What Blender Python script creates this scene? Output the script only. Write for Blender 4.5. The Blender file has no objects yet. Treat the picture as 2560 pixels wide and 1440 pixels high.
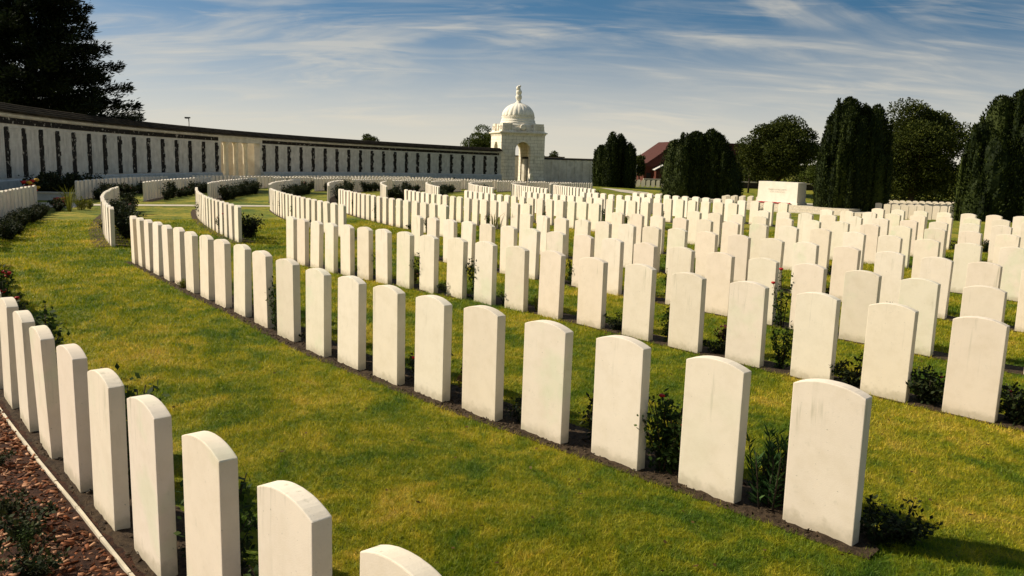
import bpy, bmesh, math, random
import numpy as np
from mathutils import Matrix, Vector
PI = math.pi
scn = bpy.context.scene
COL = scn.collection
random.seed(11); rng = np.random.default_rng(7)
ZO = 1.86                                   # eye height of the photographer above the near lawn

# ------------------------------------------------------------------ camera
cam = bpy.data.cameras.new('camera'); co = bpy.data.objects.new('camera', cam); COL.objects.link(co)
cam.sensor_width = 36.0; cam.lens = 36.0*2034.73/2560.0; cam.clip_end = 9000; cam.clip_start = 0.05
_r = (0.999519538, 0.004965611, 0.030594687)
_u = (-0.030995035, 0.160129673, 0.986609242)
_f = (0.0, 0.987083497, -0.160206647)
co.matrix_world = Matrix(((_r[0], _u[0], -_f[0], 0), (_r[1], _u[1], -_f[1], 0), (_r[2], _u[2], -_f[2], ZO), (0, 0, 0, 1)))
scn.camera = co

# ------------------------------------------------------------------ sky, sun, exposure
SUN_EL, SUN_AZ = math.radians(37), math.radians(168)       # azimuth counted from +x
w = bpy.data.worlds.new('World'); scn.world = w; w.use_nodes = True
nt = w.node_tree; nt.nodes.clear()
def N(t, tree=None, **kw):
    n = (tree or nt).nodes.new(t)
    for k, v in kw.items(): setattr(n, k, v)
    return n
L = nt.links.new
out = N('ShaderNodeOutputWorld'); bg = N('ShaderNodeBackground')
sky = N('ShaderNodeTexSky', sky_type='NISHITA'); sky.sun_disc = False
sky.sun_elevation = SUN_EL; sky.sun_rotation = PI/2-SUN_AZ
sky.air_density = 1.0; sky.dust_density = 1.2; sky.ozone_density = 1.6
tc = N('ShaderNodeTexCoord'); sep = N('ShaderNodeSeparateXYZ'); L(tc.outputs['Generated'], sep.inputs[0])
def M(op, a, b=None, c=None, clamp=False, tree=None):
    n = N('ShaderNodeMath', tree, operation=op); n.use_clamp = clamp
    lk = (tree or nt).links.new
    for i, v in enumerate((a, b, c)):
        if v is None: continue
        if isinstance(v, (int, float)): n.inputs[i].default_value = v
        else: lk(v, n.inputs[i])
    return n.outputs[0]
den = M('ADD', M('MAXIMUM', sep.outputs['Z'], 0.0), 0.22)
px_ = M('DIVIDE', sep.outputs['X'], den); py_ = M('DIVIDE', sep.outputs['Y'], den)
cmb = N('ShaderNodeCombineXYZ'); L(px_, cmb.inputs[0]); L(py_, cmb.inputs[1])
def cloud(rot, sc, nscale, detail, lo, hi, dist, seed):
    mp = N('ShaderNodeMapping'); mp.inputs['Rotation'].default_value = (0, 0, math.radians(rot)); mp.inputs['Scale'].default_value = sc
    mp.inputs['Location'].default_value = (seed, seed*.7, 0)
    L(cmb.outputs[0], mp.inputs[0])
    n = N('ShaderNodeTexNoise'); n.inputs['Scale'].default_value = nscale; n.inputs['Detail'].default_value = detail
    n.inputs['Roughness'].default_value = .56; n.inputs['Distortion'].default_value = dist
    L(mp.outputs[0], n.inputs['Vector'])
    mr = N('ShaderNodeMapRange', interpolation_type='SMOOTHSTEP'); mr.inputs[1].default_value = lo; mr.inputs[2].default_value = hi
    L(n.outputs['Fac'], mr.inputs[0]); return mr.outputs[0]
c1 = cloud(-32, (.75, 2.0, 1), 1.3, 10, .38, .70, 1.1, 3.1)        # long cirrus veils
c2 = cloud(-58, (.7, 2.6, 1), 2.2, 11, .47, .74, 1.6, 9.7)       # crossing streaks
c3 = cloud(10, (1, 1.8, 1), .9, 4, .40, .62, .5, 5.3)             # broad patches
veil = M('MULTIPLY', M('ADD', M('MULTIPLY', c1, .80), M('MULTIPLY', c2, .6)), M('ADD', M('MULTIPLY', c3, .8), .42), clamp=True)
hz = N('ShaderNodeMapRange', interpolation_type='SMOOTHSTEP'); hz.inputs[1].default_value = -.02; hz.inputs[2].default_value = .175
hz.inputs[3].default_value = .92; hz.inputs[4].default_value = 0.0; L(sep.outputs['Z'], hz.inputs[0])
fac = M('SUBTRACT', 1.0, M('MULTIPLY', M('SUBTRACT', 1.0, hz.outputs[0]), M('SUBTRACT', 1.0, M('MULTIPLY', veil, .54))), clamp=True)
hs = N('ShaderNodeHueSaturation'); hs.inputs['Saturation'].default_value = 1.24; hs.inputs['Value'].default_value = .84; hs.inputs['Hue'].default_value = .482
L(sky.outputs[0], hs.inputs['Color'])
mix = N('ShaderNodeMix', data_type='RGBA'); mix.inputs[7].default_value = (6.1, 5.55, 4.5, 1)
L(fac, mix.inputs[0]); L(hs.outputs[0], mix.inputs[6])
sv = N('ShaderNodeCombineXYZ'); L(sep.outputs['X'], sv.inputs[0]); L(sep.outputs['Y'], sv.inputs[1]); L(M('ADD', M('MULTIPLY', sep.outputs['Z'], 3.2), .10), sv.inputs[2]); nv = N('ShaderNodeVectorMath', operation='NORMALIZE'); L(sv.outputs[0], nv.inputs[0]); L(nv.outputs[0], sky.inputs[0])
L(mix.outputs[2], bg.inputs[0]); bg.inputs[1].default_value = .10; L(bg.outputs[0], out.inputs[0])
sun = bpy.data.lights.new('sun', 'SUN'); sun.energy = 5.0; sun.angle = math.radians(.53); sun.color = (1, .90, .725)
so = bpy.data.objects.new('sun', sun); COL.objects.link(so)
sd = Vector((math.cos(SUN_EL)*math.cos(SUN_AZ), math.cos(SUN_EL)*math.sin(SUN_AZ), math.sin(SUN_EL)))
so.rotation_euler = sd.to_track_quat('Z', 'Y').to_euler(); so.location = (-40, 10, 60)
scn.view_settings.view_transform = 'Standard'; scn.view_settings.look = 'None'
scn.view_settings.exposure = .32; scn.view_settings.gamma = 1

# ------------------------------------------------------------------ lie of the land
CX, CY = 50.48, 50.9                        # centre the curved rows share
KY = np.array([-300, 0, 5, 9, 20, 30, 40, 50, 60, 75, 100, 130, 220, 6000.])
KZ = np.array([-1.857, -1.857, -1.880, -1.905, -2.034, -2.152, -2.271, -2.449, -2.695, -3.02, -3.28, -3.42, -3.5, -3.5])
def ss(v, a, b):
    t = np.clip((np.asarray(v, float)-a)/(b-a), 0, 1); return t*t*(3-2*t)
def G(x, y):
    x = np.asarray(x, float); y = np.asarray(y, float)
    z = (np.interp(y-3, KY, KZ)+np.interp(y, KY, KZ)*2+np.interp(y+3, KY, KZ))/4
    xt = np.clip(x, -40, 14)/40
    near = 1-ss(y, 8, 16); z = z-.0112*np.clip(x, -12, 12)*near
    z = z+.275*xt*np.clip(1-y/90, 0, 1)*(1-near)+.387*xt*np.clip(y/50, 0, 1)*np.clip(1-y/90, 0, 1)
    rho = np.hypot(x-CX, y-CY)
    z = z-.100*ss(rho, 69.0, 70.3)*(1-ss(y, 6, 14))
    z = z-.62*ss(x, 9, 16)*ss(y, 32, 46)*(1-ss(y, 80, 100))
    return z+ZO
def g(x, y): return float(G(x, y))
def ring(R, deg):
    t = math.radians(deg); return CX+R*math.cos(t), CY+R*math.sin(t)
def RK(k, deg):
    r = {-1: 70.58, 0: 68.05, 1: 65.55, 2: 63.05, 3: 60.59, 4: 58.09, 5: 55.72, 6: 53.31, 7: 50.73, 8: 48.32}[k]
    if k == 1: r -= .75*float(ss(deg, 214, 220))
    if k >= 2: r -= .3*float(ss(deg, 214, 220))
    return r

# ------------------------------------------------------------------ materials
MT = {}
def mat(name, build):
    if name in MT: return MT[name]
    m = bpy.data.materials.new(name); m.use_nodes = True; t = m.node_tree
    b = t.nodes['Principled BSDF']; b.inputs['Specular IOR Level'].default_value = .25
    build(t, b); MT[name] = m; return m
def noise(t, vec, scale, detail=6, rough=.6, dist=0):
    n = N('ShaderNodeTexNoise', t); n.inputs['Scale'].default_value = scale; n.inputs['Detail'].default_value = detail
    n.inputs['Roughness'].default_value = rough; n.inputs['Distortion'].default_value = dist
    if vec is not None: t.links.new(vec, n.inputs['Vector'])
    return n.outputs['Fac']
def ramp(t, fac, stops):
    r = N('ShaderNodeValToRGB', t); e = r.color_ramp.elements
    while len(e) < len(stops): e.new(.5)
    for i, (p, c) in enumerate(stops):
        e[i].position = p; e[i].color = (*c, 1) if len(c) == 3 else c
    t.links.new(fac, r.inputs[0]); return r.outputs[0]
def mixc(t, fac, a, b, mode='MIX'):
    m = N('ShaderNodeMix', t, data_type='RGBA', blend_type=mode)
    for s, v in ((0, fac), (6, a), (7, b)):
        if isinstance(v, (int, float)): m.inputs[s].default_value = v
        elif isinstance(v, tuple): m.inputs[s].default_value = (*v, 1)
        else: t.links.new(v, m.inputs[s])
    return m.outputs[2]
def mrange(t, v, a, b, c=0., d=1.):
    m = N('ShaderNodeMapRange', t, interpolation_type='SMOOTHSTEP')
    for i, x in zip((1, 2, 3, 4), (a, b, c, d)): m.inputs[i].default_value = x
    t.links.new(v, m.inputs[0]); return m.outputs[0]
def bump(t, b, h, strength, dist):
    n = N('ShaderNodeBump', t); n.inputs['Strength'].default_value = strength; n.inputs['Distance'].default_value = dist
    t.links.new(h, n.inputs['Height']); t.links.new(n.outputs[0], b.inputs['Normal'])
def objv(t): return N('ShaderNodeTexCoord', t).outputs['Object']
def posv(t): return N('ShaderNodeNewGeometry', t).outputs['Position']
def scalev(t, v, s, loc=(0, 0, 0)):
    m = N('ShaderNodeMapping', t); m.inputs['Scale'].default_value = s; m.inputs['Location'].default_value = loc; t.links.new(v, m.inputs[0]); return m.outputs[0]

def stone_build(base, dirt=True):
    def f(t, b):
        o = objv(t); oi = N('ShaderNodeObjectInfo', t)
        va = N('ShaderNodeVectorMath', t, operation='ADD'); t.links.new(o, va.inputs[0])
        sc = N('ShaderNodeVectorMath', t, operation='SCALE'); sc.inputs['Scale'].default_value = 37.
        cb = N('ShaderNodeCombineXYZ', t)
        for i in range(3): t.links.new(oi.outputs['Random'], cb.inputs[i])
        t.links.new(cb.outputs[0], sc.inputs[0]); t.links.new(sc.outputs[0], va.inputs[1]); v = va.outputs[0]
        c = mixc(t, noise(t, v, 3.2, 5), tuple(x*.93 for x in base), tuple(min(1, x*1.05) for x in base))
        tint = ramp(t, oi.outputs['Random'], [(0, (.93, .89, .86)), (.2, (1, 1, .99)), (.4, (.94, .96, .90)), (.6, (1, .955, .91)), (.8, (.90, .89, .84)), (1, (1, .99, .96))])
        c = mixc(t, 1., c, tint, 'MULTIPLY')
        if dirt:
            streak = noise(t, scalev(t, v, (22, 22, 1.6)), 1.0, 4, .6)
            sp = N('ShaderNodeSeparateXYZ', t); t.links.new(o, sp.inputs[0])
            up = mrange(t, sp.outputs[2], .25, .8)
            sm = M('MULTIPLY', M('MULTIPLY', mrange(t, streak, .56, .74), up, tree=t), M('MULTIPLY', mrange(t, noise(t, v, 2.2, 2), .42, .6), .85, tree=t), tree=t)
            c = mixc(t, sm, c, (.42, .38, .27))
            spk = mrange(t, noise(t, v, 75, 3, .5), .70, .76)
            c = mixc(t, M('MULTIPLY', spk, .5, tree=t), c, (.22, .2, .14))
            gsel = mrange(t, M('FRACT', M('MULTIPLY', oi.outputs['Random'], 7.3, tree=t), tree=t), .66, .9)
            gp = mrange(t, noise(t, v, 3.0, 3, .5), .48, .66)
            c = mixc(t, M('MULTIPLY', M('MULTIPLY', gsel, gp, tree=t), .42, tree=t), c, (.62, .66, .44))
            mot = noise(t, v, 8, 6, .7); c = mixc(t, 1., c, ramp(t, mot, [(.3, (.93, .92, .89)), (.55, (1, 1, 1)), (.8, (1.03, 1.02, 1.0))]), 'MULTIPLY')
            pat = mrange(t, noise(t, v, 14, 5, .7), .60, .80)
            c = mixc(t, M('MULTIPLY', pat, .38, tree=t), c, (.40, .37, .27))
            # splashed soil and algae along the foot
            fz = M('ADD', sp.outputs[2], M('MULTIPLY', noise(t, v, 16, 4), -.16, tree=t), tree=t)
            ft = mrange(t, fz, -.06, .03, 1., 0.)
            c = mixc(t, M('MULTIPLY', ft, .55, tree=t), c, (.33, .28, .17))
        t.links.new(c, b.inputs['Base Color']); b.inputs['Roughness'].default_value = .82
        bump(t, b, noise(t, v, 160, 4, .7), .25, .004)
    return f
STONE = mat('portland_stone', stone_build((.82, .722, .600)))
STONE2 = mat('portland_stone_far', stone_build((.81, .712, .592), False))

def grass_col(t, v):
    big = noise(t, v, .5, 4, .55, .5); mid = noise(t, v, 2.3, 6, .7, .9); fine = noise(t, v, 9, 5, .7, .4)
    s = M('ADD', M('ADD', M('MULTIPLY', big, .36, tree=t), M('MULTIPLY', mid, .44, tree=t), tree=t), M('MULTIPLY', fine, .20, tree=t), tree=t)
    return ramp(t, s, [(.365, (.026, .062, .002)), (.435, (.070, .112, .003)), (.49, (.146, .160, .004)), (.538, (.240, .214, .009)), (.585, (.345, .262, .034)), (.66, (.28, .17, .045))])
def grass_f(t, b):
    v = posv(t); c = grass_col(t, v)
    f = noise(t, v, 60, 6, .75); c = mixc(t, 1., c, ramp(t, f, [(.3, (.5, .52, .45)), (.5, (.95, .95, .9)), (.72, (1.45, 1.4, 1.3))]), 'MULTIPLY')
    t.links.new(c, b.inputs['Base Color']); b.inputs['Roughness'].default_value = .85
    bump(t, b, M('ADD', noise(t, v, 55, 6, .8), M('MULTIPLY', noise(t, v, 9, 4), 1.2, tree=t), tree=t), .7, .03)
GRASS = mat('lawn', grass_f)
def blade_f(t, b):
    v = posv(t); c = grass_col(t, v); gm = N('ShaderNodeNewGeometry', t)
    c = mixc(t, 1., c, ramp(t, gm.outputs['Random Per Island'], [(0, (.95, 1.1, .7)), (.5, (1.55, 1.6, 1.3)), (.86, (1.9, 1.85, 1.5)), (1, (2.8, 2.4, 2.6))]), 'MULTIPLY')
    t.links.new(c, b.inputs['Base Color']); b.inputs['Roughness'].default_value = .6
    tr = N('ShaderNodeBsdfTranslucent', t); t.links.new(c, tr.inputs[0]); mx = N('ShaderNodeMixShader', t); mx.inputs[0].default_value = .35
    t.links.new(b.outputs[0], mx.inputs[1]); t.links.new(tr.outputs[0], mx.inputs[2]); t.links.new(mx.outputs[0], t.nodes['Material Output'].inputs[0])
BLADE = mat('grass_blade', blade_f)

def simple(name, c1, c2, scale, rough=.8, bs=.4, bd=.01, bsc=None, obj=False):
    def f(t, b):
        v = objv(t) if obj else posv(t)
        t.links.new(mixc(t, mrange(t, noise(t, v, scale, 6, .65), .32, .68), c1, c2), b.inputs['Base Color'])
        b.inputs['Roughness'].default_value = rough
        bump(t, b, noise(t, v, bsc or scale*4, 5, .7), bs, bd)
    return mat(name, f)
SOIL = simple('soil', (.030, .018, .009), (.085, .055, .030), 28, .95, .9, .02)
BARK = simple('bark_ground', (.022, .009, .005), (.08, .030, .013), 30, .95, .9, .02)
PATH = simple('pale_path', (.46, .39, .29), (.60, .52, .40), 6, .9, .2, .005)
LOGGIA = simple('sunlit_loggia_stone', (.76, .64, .46), (.86, .76, .58), 2.2, .85, .3, .01, 14)  # sun and warm bounce inside the loggia put into the stone colour
KERB = simple('kerb_stone', (.50, .44, .33), (.66, .58, .45), 9, .85, .3, .004)
WALLST = simple('memorial_stone', (.54, .50, .43), (.70, .655, .57), 1.6, .85, .2, .01, 12)
PLINTH = simple('plinth_stone', (.42, .43, .42), (.58, .58, .55), 2.5, .85, .2, .01, 12)
def tower_f(t, b):
    v = objv(t); sp = N('ShaderNodeSeparateXYZ', t); t.links.new(v, sp.inputs[0]); cb = N('ShaderNodeCombineXYZ', t)
    t.links.new(M('ADD', sp.outputs[0], sp.outputs[1], tree=t), cb.inputs[0]); t.links.new(sp.outputs[2], cb.inputs[1])
    br = N('ShaderNodeTexBrick', t); t.links.new(cb.outputs[0], br.inputs['Vector']); br.inputs['Scale'].default_value = 1.; br.inputs['Brick Width'].default_value = .95; br.inputs['Row Height'].default_value = .42
    br.inputs['Mortar Size'].default_value = .016; br.inputs['Color1'].default_value = (.87, .80, .68, 1); br.inputs['Color2'].default_value = (.79, .715, .59, 1); br.inputs['Mortar'].default_value = (.42, .35, .26, 1)
    c = mixc(t, 1., br.outputs[0], ramp(t, noise(t, v, 1.6, 6, .65), [(.3, (.78, .76, .70)), (.55, (1, 1, 1)), (.75, (1.06, 1.03, .98))]), 'MULTIPLY')
    c = mixc(t, M('MULTIPLY', mrange(t, noise(t, scalev(t, v, (3, 3, .35)), 1.6, 4), .56, .72), .5, tree=t), c, (.30, .26, .20))
    t.links.new(c, b.inputs['Base Color']); b.inputs['Roughness'].default_value = .85; bump(t, b, noise(t, v, 14, 5, .7), .3, .01)
TOWER = mat('tower_stone', tower_f)
ROOFT = simple('dark_tiles', (.020, .016, .012), (.05, .04, .028), 5, .8, .6, .02)
def panel_f(t, b):
    v = posv(t); sp = N('ShaderNodeSeparateXYZ', t); t.links.new(v, sp.inputs[0])
    ln = M('FRACT', M('MULTIPLY', sp.outputs[2], 16., tree=t), tree=t)
    c = mixc(t, mrange(t, noise(t, v, 2.0, 5), .3, .7), (.52, .485, .42), (.70, .66, .58))
    c = mixc(t, M('MULTIPLY', mrange(t, ln, .45, .6), mrange(t, noise(t, v, 40, 2), .4, .6), tree=t), c, mixc(t, .72, (.30, .27, .22), c))
    c = mixc(t, M('MULTIPLY', mrange(t, noise(t, scalev(t, v, (4, 4, .4)), 1.5, 4), .55, .7), .45, tree=t), c, (.28, .25, .20))
    t.links.new(c, b.inputs['Base Color']); b.inputs['Roughness'].default_value = .85
ALTAR = simple('altar_stone_white', (.80, .73, .61), (.88, .81, .69), 2.5, .8, .15, .004, 30, True)
PALEW = simple('weathered_pale_stone', (.60, .53, .42), (.84, .76, .63), 1.1, .85, .2, .01, 12)
DOMEST = simple('dome_stone', (.74, .67, .55), (.90, .83, .71), 1.8, .85, .2, .01, 12, True)
PANEL = mat('name_panel_stone', panel_f)
def flint_f(t, b):
    v = posv(t); n = noise(t, v, 5.5, 3, .5)
    c = mixc(t, mrange(t, noise(t, v, 14, 4, .6), .35, .65), (.014, .012, .010), (.042, .036, .030))
    c = mixc(t, mrange(t, n, .61, .66), c, (.42, .38, .32))
    t.links.new(c, b.inputs['Base Color']); b.inputs['Roughness'].default_value = .9; b.inputs['Specular IOR Level'].default_value = .08
    bump(t, b, noise(t, v, 16, 4), .6, .03)
FLINT = mat('knapped_flint', flint_f)
def tile_lines(t, b):
    v = posv(t); sp = N('ShaderNodeSeparateXYZ', t); t.links.new(v, sp.inputs[0])
    wv = N('ShaderNodeMath', t, operation='FRACT'); t.links.new(M('MULTIPLY', sp.outputs[2], 9., tree=t), wv.inputs[0])
    c = mixc(t, mrange(t, noise(t, v, 2.2, 5), .3, .7), (.022, .017, .012), (.06, .048, .032))
    c = mixc(t, mrange(t, wv.outputs[0], .0, .25, 1., 0.), c, (.01, .008, .006))
    t.links.new(c, b.inputs['Base Color']); b.inputs['Roughness'].default_value = .95; b.inputs['Specular IOR Level'].default_value = .05
    bump(t, b, wv.outputs[0], .6, .04)
ROOF = mat('roof_tiles', tile_lines)
BRICK = simple('red_brick', (.065, .018, .010), (.11, .030, .016), 9, .85, .3, .01)
REDTILE = simple('red_roof_tiles', (.050, .014, .009), (.085, .024, .014), 7, .8, .5, .02)
def flat(name, c, rough=.6):
    def f(t, b):
        v = objv(t)
        t.links.new(mixc(t, noise(t, v, 20, 4), tuple(x*.8 for x in c), tuple(min(1, x*1.15) for x in c)), b.inputs['Base Color']); b.inputs['Roughness'].default_value = rough
    return mat(name, f)
METAL = flat('dark_metal', (.03, .03, .032), .45); WHITEP = flat('white_paint', (.6, .58, .52)); DARKW = flat('dark_opening', (.02, .018, .016))
RED = flat('red_petals', (.42, .012, .012), .55); PINK = flat('pink_petals', (.50, .10, .12), .55); YEL = flat('yellow_petals', (.55, .32, .03), .6)
WHT = flat('white_petals', (.6, .55, .42), .6); BLUE = flat('blue_petals', (.12, .12, .4), .6)
TRUNK = simple('tree_bark', (.025, .018, .011), (.07, .05, .03), 12, .9, .8, .03, obj=True)
def foliage(name, dark, mid, lite, transl=.18):
    def f(t, b):
        gm = N('ShaderNodeNewGeometry', t); o = objv(t)
        s = M('ADD', M('MULTIPLY', gm.outputs['Random Per Island'], .55, tree=t), M('MULTIPLY', noise(t, o, 1.3, 4, .6), .45, tree=t), tree=t)
        c = ramp(t, s, [(.2, dark), (.5, mid), (.8, lite)])
        t.links.new(c, b.inputs['Base Color']); b.inputs['Roughness'].default_value = .7; b.inputs['Specular IOR Level'].default_value = .12
        tr = N('ShaderNodeBsdfTranslucent', t); t.links.new(c, tr.inputs[0]); mx = N('ShaderNodeMixShader', t); mx.inputs[0].default_value = transl
        t.links.new(b.outputs[0], mx.inputs[1]); t.links.new(tr.outputs[0], mx.inputs[2])
        t.links.new(mx.outputs[0], t.nodes['Material Output'].inputs[0])
    return mat(name, f)
F_YEW = foliage('yew_needles', (.007, .012, .002), (.015, .024, .004), (.048, .062, .009), .12)
F_CED = foliage('cedar_needles', (.005, .009, .004), (.012, .019, .008), (.032, .044, .014), .1)
F_TREE = foliage('broad_leaves', (.014, .020, .003), (.034, .046, .006), (.088, .098, .013), .25)
F_LITE = foliage('light_leaves', (.03, .045, .006), (.055, .075, .01), (.10, .12, .02), .25)
F_ROSE = foliage('rose_leaves', (.012, .024, .005), (.026, .050, .008), (.070, .10, .020), .25)
F_BRON = foliage('bronze_leaves', (.05, .03, .008), (.10, .055, .018), (.13, .09, .03), .25)
F_DARK = foliage('shrub_leaves', (.008, .014, .005), (.020, .030, .008), (.05, .055, .014), .15)
F_SPK = foliage('narrow_leaves', (.015, .04, .010), (.035, .08, .018), (.09, .15, .045), .2)
F_YG = foliage('yellow_leaves', (.08, .09, .01), (.16, .17, .02), (.25, .24, .05), .3)
CHIP = foliage('bark_chips', (.05, .016, .007), (.20, .065, .024), (.50, .28, .16), 0.)
CLOD = foliage('soil_clods', (.018, .011, .006), (.055, .036, .02), (.12, .085, .05), 0.)

# ------------------------------------------------------------------ mesh helpers
class MB:
    def __init__(s): s.v = []; s.f = []; s.m = []; s.mats = []; s.smooth = []
    def add(s, verts, faces, m, smooth=False):
        if m not in s.mats: s.mats.append(m)
        i = s.mats.index(m); o = len(s.v); s.v += [tuple(p) for p in verts]
        for f in faces: s.f.append(tuple(o+a for a in f)); s.m.append(i); s.smooth.append(smooth)
    def box(s, x0, x1, y0, y1, z0, z1, m, T=None, taper=0):
        a = taper
        vs = [(x0, y0, z0), (x1, y0, z0), (x1, y1, z0), (x0, y1, z0), (x0+a, y0+a, z1), (x1-a, y0+a, z1), (x1-a, y1-a, z1), (x0+a, y1-a, z1)]
        if T: vs = [T @ Vector(p) for p in vs]
        s.add(vs, [(0, 3, 2, 1), (4, 5, 6, 7), (0, 1, 5, 4), (1, 2, 6, 5), (2, 3, 7, 6), (3, 0, 4, 7)], m)
    def lathe(s, prof, m, n=24, T=None, mod=None, smooth=True):
        vs = []
        for r, z in prof:
            for i in range(n):
                a = 2*PI*i/n; rr = r*(mod(a, z) if mod else 1); p = Vector((rr*math.cos(a), rr*math.sin(a), z)); vs.append(T @ p if T else p)
        fs = [(j*n+i, j*n+(i+1) % n, (j+1)*n+(i+1) % n, (j+1)*n+i) for j in range(len(prof)-1) for i in range(n)]
        fs += [tuple(range(n-1, -1, -1)), tuple((len(prof)-1)*n+i for i in range(n))]
        s.add(vs, fs, m, smooth)
    def tube(s, pts, rads, m, n=6):
        pts = [Vector(p) for p in pts]; vs = []
        for i, p in enumerate(pts):
            d = (pts[min(i+1, len(pts)-1)]-pts[max(i-1, 0)]).normalized(); a = d.orthogonal().normalized(); b = d.cross(a)
            for k in range(n):
                t = 2*PI*k/n; vs.append(p+(a*math.cos(t)+b*math.sin(t))*rads[i])
        fs = [(j*n+i, j*n+(i+1) % n, (j+1)*n+(i+1) % n, (j+1)*n+i) for j in range(len(pts)-1) for i in range(n)]
        fs += [tuple(range(n-1, -1, -1)), tuple((len(pts)-1)*n+i for i in range(n))]
        s.add(vs, fs, m, True)
    def poly(s, outline, y0, y1, m, T=None):                  # xz outline pushed from y0 to y1
        n = len(outline); vs = [(x, y0, z) for x, z in outline]+[(x, y1, z) for x, z in outline]
        if T: vs = [T @ Vector(p) for p in vs]
        s.add(vs, [tuple(range(n)), tuple(range(2*n-1, n-1, -1))]+[(i, n+i, n+(i+1) % n, (i+1) % n) for i in range(n)], m)
    def mesh(s, name):
        me = bpy.data.meshes.new(name); me.from_pydata(s.v, [], s.f)
        for m in s.mats: me.materials.append(m)
        me.polygons.foreach_set('material_index', s.m); me.polygons.foreach_set('use_smooth', s.smooth); me.update(); return me
    def build(s, name, parent=None): return obj(name, s.mesh(name), parent)
def obj(name, me, parent=None):
    o = bpy.data.objects.new(name, me); COL.objects.link(o)
    if parent: o.parent = parent
    return o
def tag(o, label=None, cat=None, group=None, kind=None):
    if label: o['label'] = label
    if cat: o['category'] = cat
    if group: o['group'] = group
    if kind: o['kind'] = kind
    return o
def empty(name, loc, rz=0): 
    o = bpy.data.objects.new(name, None); COL.objects.link(o); o.location = loc; o.rotation_euler = (0, 0, rz); o.empty_display_size = .2; return o
def npmesh(name, V, nper, mat_, smooth=False):                # V: (n, nper, 3) loose polygons
    n = len(V); me = bpy.data.meshes.new(name); me.vertices.add(n*nper); me.vertices.foreach_set('co', V.astype(np.float32).ravel())
    me.loops.add(n*nper); me.loops.foreach_set('vertex_index', np.arange(n*nper, dtype=np.int32))
    me.polygons.add(n); me.polygons.foreach_set('loop_start', np.arange(n, dtype=np.int32)*nper)
    me.materials.append(mat_); me.update(calc_edges=True); me.validate(); return me
def unit(v): return v/np.maximum(np.linalg.norm(v, axis=-1, keepdims=True), 1e-9)
def leaves(P, size, dirs=None, spread=1., aspect=.5, nrm=None):
    """diamond shaped leaves at P, long axis near dirs"""
    n = len(P); d = rng.normal(size=(n, 3)) if dirs is None else np.asarray(dirs)+rng.normal(size=(n, 3))*spread
    d = unit(d); q = rng.normal(size=(n, 3)) if nrm is None else nrm+rng.normal(size=(n, 3))*.5
    s = unit(np.cross(d, q)); sz = size*rng.uniform(.6, 1.35, (n, 1))
    return np.stack([P, P+d*sz*.5+s*sz*aspect*.5, P+d*sz, P+d*sz*.5-s*sz*aspect*.5], 1)
def grid_mesh(name, xs, ys, zf, m):
    X, Y = np.meshgrid(xs, ys); Z = zf(X, Y); V = np.stack([X, Y, Z], -1).reshape(-1, 3); nx, ny = len(xs), len(ys)
    f = [(j*nx+i, j*nx+i+1, (j+1)*nx+i+1, (j+1)*nx+i) for j in range(ny-1) for i in range(nx-1)]
    me = bpy.data.meshes.new(name); me.from_pydata(V.tolist(), [], f); me.materials.append(m)
    me.polygons.foreach_set('use_smooth', [True]*len(f)); me.update(); return me
def ringstrip(mb, r0, r1, a0, a1, step, dz, m, nr=2, bumpy=0.):
    na = max(2, int(abs(a1-a0)*r1*PI/180/step)+1); vs = []
    for i in range(na):
        a = a0+(a1-a0)*i/(na-1)
        for j in range(nr):
            r = r0+(r1-r0)*j/(nr-1); e = (random.uniform(-1, 1)*bumpy if bumpy and nr > 2 else 0)
            edge = j in (0, nr-1)
            if bumpy and edge: r += random.uniform(-.5, .5)*bumpy*2
            x, y = ring(r, a); vs.append((x, y, g(x, y)+dz+(0 if edge else abs(e)+bumpy*.4)))
    fs = [(i*nr+j, i*nr+j+1, (i+1)*nr+j+1, (i+1)*nr+j) for i in range(na-1) for j in range(nr-1)]
    if a1 > a0: fs = [f[::-1] for f in fs]
    mb.add(vs, fs, m, True)
def patch(name, pts, dz, m, n=14, label=None):
    """ground sheet following the land inside a quad of four world points"""
    a, b, c, d = [np.array(p, float) for p in pts]; vs = []
    for i in range(n):
        u = i/(n-1)
        for j in range(n):
            t = j/(n-1); p = (a*(1-u)+b*u)*(1-t)+(d*(1-u)+c*u)*t; vs.append((p[0], p[1], g(*p)+dz))
    mb = MB(); mb.add(vs, [(i*n+j, i*n+j+1, (i+1)*n+j+1, (i+1)*n+j) for i in range(n-1) for j in range(n-1)], m, True)
    o = mb.build(name); tag(o, kind='structure'); return o

# ------------------------------------------------------------------ ground
xs = np.unique(np.concatenate([-np.geomspace(60, 5000, 18), np.arange(-60, -12, 2.), np.arange(-12, 8, .5), np.arange(8, 70, 2.), np.geomspace(70, 5000, 18)]))
ys = np.unique(np.concatenate([-np.geomspace(10, 3000, 12), np.arange(-9, 12, .5), np.arange(12, 60, 1.), np.arange(60, 150, 3.), np.geomspace(150, 6000, 20)]))
lawn = obj('lawn_ground', grid_mesh('lawn_ground', xs, ys, G, GRASS)); tag(lawn, kind='structure')

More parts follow.
